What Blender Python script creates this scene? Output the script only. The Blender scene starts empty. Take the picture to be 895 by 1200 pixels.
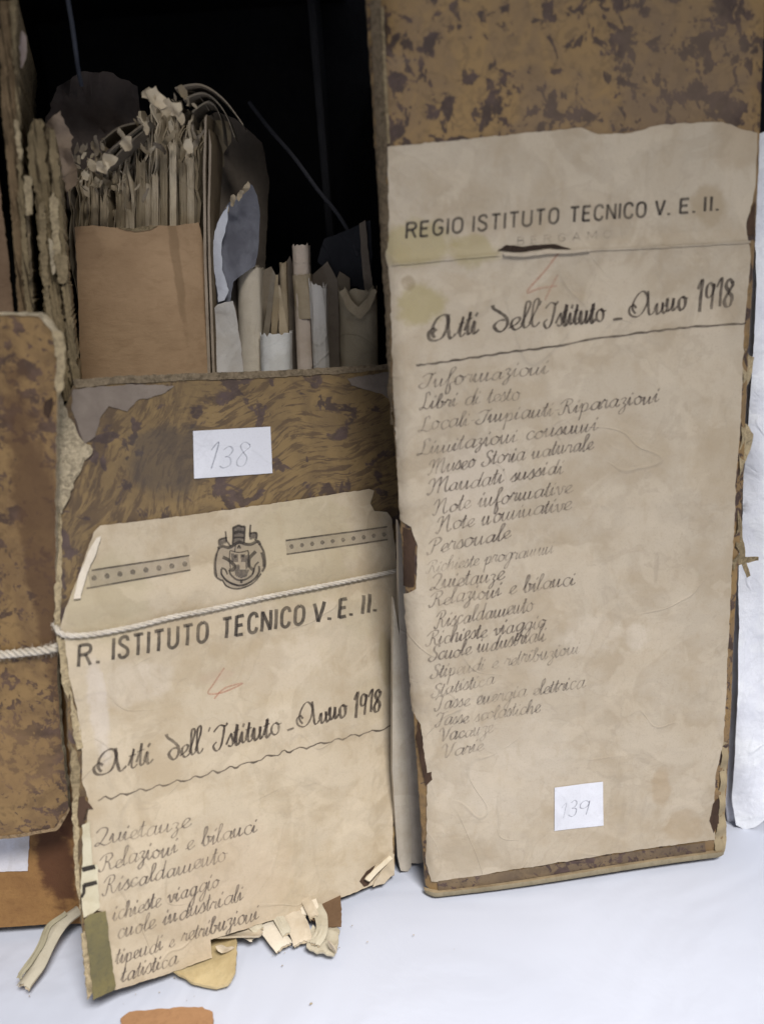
import bpy, math, random
from mathutils import Vector, Matrix
from mathutils.geometry import delaunay_2d_cdt
from mathutils import noise as mnoise

scene = bpy.context.scene
COL = scene.collection
random.seed(7)
# ------------------------------------------------------------------ camera
PITCH = math.radians(16.0); ROLL = math.radians(4.1); CAM_H = 0.282; FPX = 1000.0
FWD = Vector((0, math.cos(PITCH), -math.sin(PITCH)))
R0 = Vector((1, 0, 0)); U0 = Vector((0, math.sin(PITCH), math.cos(PITCH)))
RIGHT = R0*math.cos(ROLL) - U0*math.sin(ROLL)
UP = U0*math.cos(ROLL) + R0*math.sin(ROLL)
CAM = Vector((0, 0, CAM_H))
cd = bpy.data.cameras.new('camera'); co = bpy.data.objects.new('camera', cd); COL.objects.link(co)
m = Matrix((RIGHT, UP, -FWD)).transposed().to_4x4(); m.translation = CAM
co.matrix_world = m
cd.sensor_fit = 'VERTICAL'; cd.sensor_height = 36.0; cd.lens = 36.0*FPX/1200.0
cd.clip_start = 0.01; cd.clip_end = 30
cd.dof.use_dof = True; cd.dof.focus_distance = 0.385; cd.dof.aperture_fstop = 5.6
scene.camera = co
# ------------------------------------------------------------------ light
w = bpy.data.worlds.new('World'); scene.world = w; w.use_nodes = True
w.node_tree.nodes['Background'].inputs[0].default_value = (0.80, 0.86, 1.0, 1)
w.node_tree.nodes['Background'].inputs[1].default_value = 0.18
def area(name, loc, target, sx, sy, power, color):
    l = bpy.data.lights.new(name, 'AREA'); l.shape = 'RECTANGLE'; l.size = sx; l.size_y = sy
    l.energy = power; l.color = color
    o = bpy.data.objects.new(name, l); COL.objects.link(o); o.location = loc
    o.rotation_euler = (Vector(target)-Vector(loc)).to_track_quat('-Z', 'Y').to_euler()
    return o
k = area('ceiling_lamp', (0.30, -0.55, 1.15), (0.02, 0.045, 0.0), 0.45, 0.30, 3.3, (1.0, 0.965, 0.93)); k.data.spread = math.radians(46)
area('fill_light', (-0.5, -1.5, 0.75), (0, 0.3, 0.1), 1.2, 0.8, 1.6, (1.0, 0.96, 0.92))  # added weak fill from the front, not a known lamp of the room
scene.view_settings.view_transform = 'Standard'; scene.view_settings.look = 'None'
scene.view_settings.exposure = 0.0; scene.view_settings.gamma = 1.0

# ------------------------------------------------------------------ helpers
def ray(x, y): return FWD + RIGHT*((x-447.5)/FPX) + UP*((600-y)/FPX)
class Frame:
    """a plane in the room: origin O, axes U (right), V (up), N (towards the viewer's side)"""
    def __init__(s, O, U, V):
        s.O = Vector(O); s.U = Vector(U).normalized(); V = Vector(V)
        s.N = s.U.cross(V).normalized(); s.V = s.N.cross(s.U).normalized()
        mm = Matrix((s.U, s.V, s.N)).transposed().to_4x4(); mm.translation = s.O; s.M = mm
    def uv(s, x, y):
        d = ray(x, y); t = (s.O-CAM).dot(s.N)/d.dot(s.N); p = CAM+d*t-s.O
        return (p.dot(s.U), p.dot(s.V))
    def inv(s, p): q = Vector(p)-s.O; return Vector((q.dot(s.U), q.dot(s.V), q.dot(s.N)))
def frontal(y, yaw=0, lean=0, x=0):
    c, sn = math.cos(math.radians(yaw)), math.sin(math.radians(yaw))
    U = Vector((c, sn, 0)); V = Vector((0, math.sin(math.radians(lean)), math.cos(math.radians(lean))))
    return Frame((x, y, 0), U, V)

def link(o, parent=None):
    COL.objects.link(o)
    if parent is not None:
        o.parent = parent; o.matrix_parent_inverse = parent.matrix_world.inverted()
    return o
def setp(o, label=None, cat=None, group=None, kind=None):
    if label: o['label'] = label
    if cat: o['category'] = cat
    if group: o['group'] = group
    if kind: o['kind'] = kind
    return o
def empty(name, loc, label, cat, group=None):
    o = bpy.data.objects.new(name, None); o.empty_display_size = .02; COL.objects.link(o)
    o.matrix_world = Matrix.Translation(loc)
    return setp(o, label, cat, group)
def mk(name, verts, faces, mats, parent=None, M=None, midx=None, smooth=None):
    me = bpy.data.meshes.new(name); me.from_pydata([tuple(v) for v in verts], [], faces)
    if not isinstance(mats, (list, tuple)): mats = [mats]
    for mt in mats: me.materials.append(mt)
    if midx: me.polygons.foreach_set('material_index', midx)
    if smooth is not None:
        me.polygons.foreach_set('use_smooth', smooth if isinstance(smooth, list) else [smooth]*len(faces))
    me.update()
    if smooth: me.set_sharp_from_angle(angle=math.radians(42))
    o = bpy.data.objects.new(name, me); o.matrix_world = M if M else Matrix.Identity(4)
    COL.objects.link(o)
    if parent is not None:
        o.parent = parent; o.matrix_parent_inverse = parent.matrix_world.inverted()
    return o

def inside(p, poly):
    x, y = p; c = False; j = len(poly)-1
    for i in range(len(poly)):
        xi, yi = poly[i]; xj, yj = poly[j]
        if (yi > y) != (yj > y) and x < (xj-xi)*(y-yi)/(yj-yi)+xi: c = not c
        j = i
    return c
def densify(P, seg, jit, seed, jits=None):
    out = []; n = len(P)
    for i in range(n):
        a, b = P[i], P[(i+1) % n]; L = math.hypot(b[0]-a[0], b[1]-a[1]); k = max(1, int(L/seg))
        j = jits[i] if jits else jit
        nx, ny = (b[1]-a[1])/(L+1e-9), -(b[0]-a[0])/(L+1e-9)
        for q in range(k):
            t = q/k; x = a[0]+(b[0]-a[0])*t; y = a[1]+(b[1]-a[1])*t
            if j:
                e = min(1, 4*t*(1-t)*2+.25)
                d = (mnoise.noise(Vector((x*230, y*230, seed)))*.75 + mnoise.noise(Vector((x*800, y*800, seed+9)))*.75 + mnoise.noise(Vector((x*2200, y*2200, seed+3)))*.45)*j*e
                x += nx*d; y += ny*d
            out.append((x, y))
    return out
def zero(u, v): return 0.0
def sheet(name, poly, fr, mats, off=0.0, th=.0004, jit=.0003, step=.004, h=zero, parent=None, seg=.0015, px=True, jits=None, seed=1.0, edge_fuzz=0.0):
    """a sheet of paper or board with real thickness, cut to an outline"""
    P = [fr.uv(*q) for q in poly] if px else list(poly)
    if sum(P[i][0]*P[(i+1) % len(P)][1]-P[(i+1) % len(P)][0]*P[i][1] for i in range(len(P))) < 0:
        P = P[::-1]
        if jits: jits = [jits[(len(jits)-2-i) % len(jits)] for i in range(len(jits))]
    B = densify(P, seg, jit, seed, jits)
    x0 = min(p[0] for p in B); x1 = max(p[0] for p in B); y0 = min(p[1] for p in B); y1 = max(p[1] for p in B)
    pts = [Vector(p) for p in B]
    nx = int((x1-x0)/step)+1; ny = int((y1-y0)/step)+1
    for i in range(nx+1):
        for j in range(ny+1):
            q = (x0+(i+.5*(j % 2))*step, y0+j*step*.9+.0003)
            if inside(q, B): pts.append(Vector(q))
    n = len(B)
    vs, es, fs, ov, oe, of = delaunay_2d_cdt(pts, [], [list(range(n))], 1, 1e-7)
    V = []; N = len(vs)
    for v in vs: V.append((v.x, v.y, off+th+h(v.x, v.y)))
    for v in vs: V.append((v.x, v.y, off+h(v.x, v.y)))
    F = []; mi = []; sm = []; cnt = {}
    for f in fs:
        f = list(f)
        a, b, c = vs[f[0]], vs[f[1]], vs[f[2]]
        if (b.x-a.x)*(c.y-a.y)-(b.y-a.y)*(c.x-a.x) < 0: f = f[::-1]
        F.append(tuple(f)); mi.append(0); sm.append(True)
        F.append(tuple(N+q for q in f[::-1])); mi.append(0); sm.append(True)
        for k in range(3):
            cnt[(f[k], f[(k+1) % 3])] = 1
    for (a, b) in list(cnt):
        if (b, a) not in cnt:
            F.append((b, a, N+a, N+b)); mi.append(1 if isinstance(mats, (list, tuple)) and len(mats) > 1 else 0); sm.append(False)
    return mk(name, V, F, mats, parent, fr.M, mi, sm)
def box(name, fr, u0, u1, v0, v1, n0, n1, mats, parent=None, bev=.0006, wob=0.0, seed=3.):
    """a bevelled board given in a frame's own coordinates"""
    import bmesh
    bm = bmesh.new(); r = bmesh.ops.create_cube(bm, size=1)
    for v in bm.verts:
        v.co = Vector(((u0+u1)/2+v.co.x*(u1-u0), (v0+v1)/2+v.co.y*(v1-v0), (n0+n1)/2+v.co.z*(n1-n0)))
    if wob:
        for _ in range(3):
            L = [e for e in bm.edges if e.calc_length() > .02]
            if L: bmesh.ops.subdivide_edges(bm, edges=L, cuts=2, use_grid_fill=True)
        for v in bm.verts:
            v.co += Vector([mnoise.noise(v.co*60+Vector((seed+k*7, 0, 0)))*wob for k in range(3)])
    else:
        bmesh.ops.bevel(bm, geom=bm.edges[:], offset=bev, segments=2, affect='EDGES')
    me = bpy.data.meshes.new(name); bm.to_mesh(me); bm.free()
    for mt in (mats if isinstance(mats, (list, tuple)) else [mats]): me.materials.append(mt)
    o = bpy.data.objects.new(name, me); o.matrix_world = fr.M; COL.objects.link(o)
    if parent is not None: o.parent = parent; o.matrix_parent_inverse = parent.matrix_world.inverted()
    return o
def catmull(P, k=6):
    if len(P) < 3:
        return [tuple(a+(b-a)*t/k for a, b in zip(P[0], P[1])) for t in range(k+1)]
    out = []; Q = [P[0]]+list(P)+[P[-1]]
    for i in range(1, len(Q)-2):
        p0, p1, p2, p3 = Q[i-1], Q[i], Q[i+1], Q[i+2]
        for s in range(k):
            t = s/k
            out.append(tuple(.5*((2*b)+(c-a)*t+(2*a-5*b+4*c-d)*t*t+(-a+3*b-3*c+d)*t**3) for a, b, c, d in zip(p0, p1, p2, p3)))
    out.append(tuple(P[-1])); return out
def tube(name, path, rad, mat, parent=None, sides=8, strands=0, pitch=.004, M=None):
    """a round cord along 3D points; strands>0 twists that many plies together"""
    V = []; F = []
    P = [Vector(p) for p in path]
    frames = []; nrm = None
    for i in range(len(P)):
        t = (P[min(i+1, len(P)-1)]-P[max(i-1, 0)]).normalized()
        if nrm is None: nrm = t.orthogonal().normalized()
        nrm = (nrm-t*nrm.dot(t)).normalized(); frames.append((nrm.copy(), t.cross(nrm)))
    L = 0; ph = []
    for i in range(len(P)):
        if i: L += (P[i]-P[i-1]).length
        ph.append(L/pitch*2*math.pi)
    def add(centers, r):
        b = len(V)
        for i, c in enumerate(centers):
            a, bb = frames[i]; rr = r(i) if callable(r) else r
            for s in range(sides):
                q = 2*math.pi*s/sides; V.append(c+a*math.cos(q)*rr+bb*math.sin(q)*rr)
        for i in range(len(centers)-1):
            for s in range(sides):
                s2 = (s+1) % sides
                F.append((b+i*sides+s, b+i*sides+s2, b+(i+1)*sides+s2, b+(i+1)*sides+s))
        F.append(tuple(b+s for s in range(sides))[::-1]); F.append(tuple(b+(len(centers)-1)*sides+s for s in range(sides)))
    if strands:
        for k in range(strands):
            o = 2*math.pi*k/strands
            add([p+(frames[i][0]*math.cos(ph[i]+o)+frames[i][1]*math.sin(ph[i]+o))*rad*.52 for i, p in enumerate(P)], rad*.56)
        for k in range(int(len(P)*1.2)):      # loose fibres
            i = random.randrange(len(P)-3); a = random.random()*6.28; c = P[i]+(frames[i][0]*math.cos(a)+frames[i][1]*math.sin(a))*rad*.9
            d = (frames[i][0]*math.cos(a)+frames[i][1]*math.sin(a))*rad*random.uniform(.5, 1.3)+(P[i+2]-P[i])*random.uniform(-1, 1)*1.5
            e = d.orthogonal().normalized()*.00005; b = len(V)
            V.extend([c-e, c+e, c+d+e*.4, c+d-e*.4]); F.append((b, b+1, b+2, b+3))
    else: add(P, rad)
    return mk(name, V, F, mat, parent, M, None, True)

# ------------------------------------------------------------------ materials
class NT:
    def __init__(s, name):
        s.m = bpy.data.materials.new(name); s.m.use_nodes = True; s.t = s.m.node_tree; s.n = s.t.nodes
        s.b = s.n['Principled BSDF']; s.tc = s.n.new('ShaderNodeTexCoord'); s.obj = s.tc.outputs['Object']
    def L(s, a, b): s.t.links.new(a, b)
    def val(s, x, sock):
        if hasattr(x, 'links'): s.L(x, sock)
        else:
            if isinstance(x, tuple) and len(x) == 3 and sock.type == 'RGBA': x = (*x, 1)
            sock.default_value = x
    def map(s, scale=(1, 1, 1), rot=(0, 0, 0), vec=None, loc=(0, 0, 0)):
        if any(rot):
            r_ = s.n.new('ShaderNodeMapping'); r_.inputs['Rotation'].default_value = tuple(-q for q in rot); s.L(vec or s.obj, r_.inputs['Vector']); vec = r_.outputs[0]; rot = (0, 0, 0)
        n = s.n.new('ShaderNodeMapping'); n.inputs['Scale'].default_value = scale; n.inputs['Rotation'].default_value = rot; n.inputs['Location'].default_value = loc
        s.L(vec or s.obj, n.inputs['Vector']); return n.outputs[0]
    def noise(s, scale, detail=4, rough=.55, dist=0, vec=None, out=0):
        n = s.n.new('ShaderNodeTexNoise'); n.inputs['Scale'].default_value = scale; n.inputs['Detail'].default_value = detail
        n.inputs['Roughness'].default_value = rough; n.inputs['Distortion'].default_value = dist
        s.L(vec or s.obj, n.inputs['Vector']); return n.outputs[out]
    def ramp(s, f, a, b, lo=0., hi=1.):
        n = s.n.new('ShaderNodeMapRange'); n.interpolation_type = 'SMOOTHSTEP'
        s.val(f, n.inputs['Value']); n.inputs['From Min'].default_value = a; n.inputs['From Max'].default_value = b
        n.inputs['To Min'].default_value = lo; n.inputs['To Max'].default_value = hi; return n.outputs[0]
    def mix(s, f, a, b, mode='MIX'):
        n = s.n.new('ShaderNodeMix'); n.data_type = 'RGBA'; n.blend_type = mode
        s.val(f, n.inputs[0]); s.val(a, n.inputs[6]); s.val(b, n.inputs[7]); return n.outputs[2]
    def math(s, op, a, b=0.):
        n = s.n.new('ShaderNodeMath'); n.operation = op; s.val(a, n.inputs[0]); s.val(b, n.inputs[1]); return n.outputs[0]
    def bump(s, hgt, dist, strength=1., prev=None):
        n = s.n.new('ShaderNodeBump'); n.inputs['Strength'].default_value = strength; n.inputs['Distance'].default_value = dist
        s.L(hgt, n.inputs['Height'])
        if prev: s.L(prev, n.inputs['Normal'])
        return n.outputs[0]
    def spot(s, c, r, soft=.35, wob=.5, sx=1., sy=1.):
        """0..1 mask of a stain at c (object coordinates), ragged outline"""
        v = s.n.new('ShaderNodeVectorMath'); v.operation = 'SUBTRACT'; s.L(s.obj, v.inputs[0]); v.inputs[1].default_value = (c[0], c[1], 0)
        v2 = s.n.new('ShaderNodeVectorMath'); v2.operation = 'MULTIPLY'; s.L(v.outputs[0], v2.inputs[0]); v2.inputs[1].default_value = (1/sx, 1/sy, 0)
        l = s.n.new('ShaderNodeVectorMath'); l.operation = 'LENGTH'; s.L(v2.outputs[0], l.inputs[0])
        nz = s.math('MULTIPLY', s.math('SUBTRACT', s.noise(140, 3), .5), r*wob*2)
        d = s.math('ADD', l.outputs[1], nz)
        return s.ramp(d, r*(1-soft), r*(1+soft*.3), 1., 0.)
    def done(s, col, rough=.8, nrm=None, spec=.25):
        s.val(col, s.b.inputs['Base Color']); s.val(rough, s.b.inputs['Roughness']); s.b.inputs['Specular IOR Level'].default_value = spec
        if nrm: s.L(nrm, s.b.inputs['Normal'])
        return s.m
def paper(name, base, stain=None, amt=.6, sc=1., spots=(), rough=.82, wr=1.0, dirt=None):
    t = NT(name); b = tuple(base); stain = stain or tuple(c*k for c, k in zip(b, (.78, .72, .62)))
    pale = tuple(min(.9, c*1.16) for c in b)
    c = t.mix(t.ramp(t.noise(38*sc, 5, .6), .40, .66, 0, amt), b, stain)
    c = t.mix(t.ramp(t.noise(24*sc, 3, .5, 1.5, t.map(loc=(3, 5, 1))), .50, .58, 0, .45), c, pale)
    c = t.mix(t.ramp(t.noise(95*sc, 6, .7, .8), .56, .74, 0, amt*.6), c, stain)
    c = t.mix(t.ramp(t.noise(700*sc, 3, .7), .62, .78, 0, .35), c, tuple(k*.6 for k in b))
    for (p, r, colr, a, *ex) in spots:
        kw = ex[0] if ex else {}
        c = t.mix(t.math('MULTIPLY', t.spot(p, r, **kw), a), c, colr)
    rd = t.math('ABSOLUTE', t.math('SUBTRACT', t.noise(22*sc, 1, .5, .6, t.map(loc=(7, 1, 4))), .5)); crease = t.ramp(rd, .0, .011, 1., 0.)
    crease = t.math('MULTIPLY', crease, t.ramp(t.noise(22, 2, vec=t.map(loc=(2, 9, 0))), .48, .62))
    c = t.mix(t.math('MULTIPLY', crease, .13), c, tuple(k*.55 for k in b))
    c = t.mix(t.ramp(t.noise(1500, 2, .6), .50, .80, 0, .30), c, tuple(k*.62 for k in b))
    c = t.mix(t.ramp(t.noise(260, 3, .6, vec=t.map((1, .35, 1))), .52, .75, 0, .25), c, stain)
    tide = t.noise(30*sc, 4, .6, .7, t.map(loc=(11, 2, 6)))
    c = t.mix(t.math('MULTIPLY', t.ramp(tide, .540, .560), .10), c, stain)
    c = t.mix(t.math('MULTIPLY', t.math('MULTIPLY', t.ramp(tide, .530, .550), t.ramp(tide, .555, .590, 1, 0)), .14), c, tuple(k*.62 for k in b))
    c = t.mix(t.math('MULTIPLY', t.ramp(t.noise(48*sc, 5, .65, .5, t.map(loc=(1, 12, 3))), .58, .64), .30), c, pale)
    f = t.noise(2200, 3, .7, vec=t.map((1, .45, 1)))
    n = t.bump(f, .00008, .5)
    n = t.bump(t.noise(26, 3, .5, 1.2), .0022*wr, .5, n)
    n = t.bump(t.noise(120, 4, .55, .6), .0007*wr, .6, n)
    n = t.bump(crease, .0004*wr, -.5 if False else .5, n)
    return t.done(c, rough, n, .2)
def card(name, base, dark=None, fib=(1, .25, 1), rough=.88, sc=1., bumpd=.0004, spots=()):
    t = NT(name); dark = dark or tuple(c*.6 for c in base)
    c = t.mix(t.ramp(t.noise(60*sc, 5, .6), .35, .7, 0, .55), base, dark)
    c = t.mix(t.ramp(t.noise(420*sc, 4, .65, .5, t.map(fib)), .45, .72, 0, .5), c, dark)
    for (p, r, colr, a, *ex) in spots:
        kw = ex[0] if ex else {}
        c = t.mix(t.math('MULTIPLY', t.spot(p, r, **kw), a), c, colr)
    n = t.bump(t.noise(900*sc, 4, .7, .3, t.map(fib)), bumpd, .6)
    n = t.bump(t.noise(90, 4, .6), bumpd*2.4, .5, n)
    return t.done(c, rough, n, .15)
def torn(name, base):
    t = NT(name); dark = tuple(c*.55 for c in base)
    c = t.mix(t.ramp(t.noise(300, 5, .7, 1.), .4, .65), base, dark)
    c = t.mix(t.ramp(t.noise(900, 4, .7), .5, .7, 0, .7), c, tuple(min(.9, k*1.35) for k in base))
    n = t.bump(t.noise(650, 6, .75, .8), .0011, .9)
    return t.done(c, .95, n, .1)
def marbled(name, ochre, ochre2, blot, kind='spots', angle=0, spots=(), scl=1., stretch=(1, 1, 1)):
    """marbled (tortoiseshell) binding paper: ochre ground, dark purple-brown blotches"""
    t = NT(name); v = t.map(stretch, (0, 0, angle))
    c = t.mix(t.ramp(t.noise(45, 5, .6, 1.), .38, .64), ochre, ochre2)
    if kind == 'spots':
        f1 = t.noise(95*scl, 5, .68, .35, v); dens = t.noise(24, 2, .5, vec=t.map(loc=(.4, 2, 0)))
        f1 = t.math('ADD', f1, t.math('MULTIPLY', t.math('SUBTRACT', dens, .5), .45)); big = t.ramp(f1, .535, .575, 0, .92)
        f2 = t.noise(230*scl, 3, .6, .6, t.map(tuple(q*k for q, k in zip(stretch, (1, .6, 1))), (0, 0, angle+.3), loc=(1.3, .2, 0)))
        f2 = t.math('ADD', f2, t.math('MULTIPLY', t.math('SUBTRACT', dens, .5), .30)); sm = t.ramp(f2, .575, .615, 0, .88)
        mask = t.math('MAXIMUM', big, sm)
        c = t.mix(t.ramp(t.noise(200, 4, .7, 1.), .5, .62, 0, .45), c, tuple(k*.62 for k in ochre2))
    else:
        wv = t.noise(16*scl, 2, .5, out=1)
        vm = t.n.new('ShaderNodeVectorMath'); vm.operation = 'MULTIPLY_ADD'; t.L(wv, vm.inputs[0]); vm.inputs[1].default_value = (.035, .035, 0); t.L(t.obj, vm.inputs[2])
        def streak(ang, sc_, lo):
            v2 = t.map(stretch, (0, 0, ang), vec=vm.outputs[0])
            g1 = t.ramp(t.noise(105*sc_, 4, .62, .5, v2), lo-.02, lo+.08, 0, .72); g2 = t.ramp(t.noise(290*sc_, 4, .6, .4, v2), lo-.03, lo+.09, 0, .7)
            return t.math('MAXIMUM', g1, g2)
        sx_ = t.n.new('ShaderNodeSeparateXYZ'); t.L(t.obj, sx_.inputs[0])
        side = t.ramp(t.math('ADD', sx_.outputs[0], t.math('MULTIPLY', t.noise(20, 2), .05)), .075, .105)
        sA = streak(math.radians(58), 1., .52); sB = streak(math.radians(18), 1.1, .545)
        mx = t.n.new('ShaderNodeMix'); t.L(side, mx.inputs[0]); t.L(sA, mx.inputs[2]); t.L(sB, mx.inputs[3]); mask = mx.outputs[0]
        big = t.ramp(t.noise(70, 4, .6, .5, t.map(loc=(.31, .12, 0))), .555, .60, 0, .85)
        c = t.mix(mask, c, t.mix(t.ramp(t.noise(120, 3), .4, .6), (.085, .055, .034), (.055, .036, .028))); mask = big
    bl = t.mix(t.ramp(t.noise(130, 4, .6), .4, .65), blot, tuple(k*1.7 for k in blot))
    c = t.mix(mask, c, bl)
    c = t.mix(t.ramp(t.noise(900, 4, .7), .60, .8, 0, .5), c, (.30, .23, .15))
    for (p, r, colr, a, *ex) in spots:
        kw = ex[0] if ex else {}
        c = t.mix(t.math('MULTIPLY', t.spot(p, r, **kw), a), c, colr)
    n = t.bump(t.noise(1300, 4, .7), .00014, .5)
    n = t.bump(t.noise(60, 4, .55), .0010, .5, n)
    return t.done(c, .62, n, .3)
def ink(name, col, op, fade=.35, sc=260.):
    t = NT(name); t.done(col, .7, None, .15)
    tr = t.n.new('ShaderNodeBsdfTransparent'); mx = t.n.new('ShaderNodeMixShader')
    a = t.ramp(t.noise(sc, 4, .7), .32, .66, op, op*(1-fade)); a2 = t.ramp(t.noise(38, 2), .35, .65, 1., 1-fade)
    t.L(t.math('MULTIPLY', a, a2), mx.inputs[0]); t.L(tr.outputs[0], mx.inputs[1]); t.L(t.b.outputs[0], mx.inputs[2])
    t.L(mx.outputs[0], t.n['Material Output'].inputs['Surface']); return t.m

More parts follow.
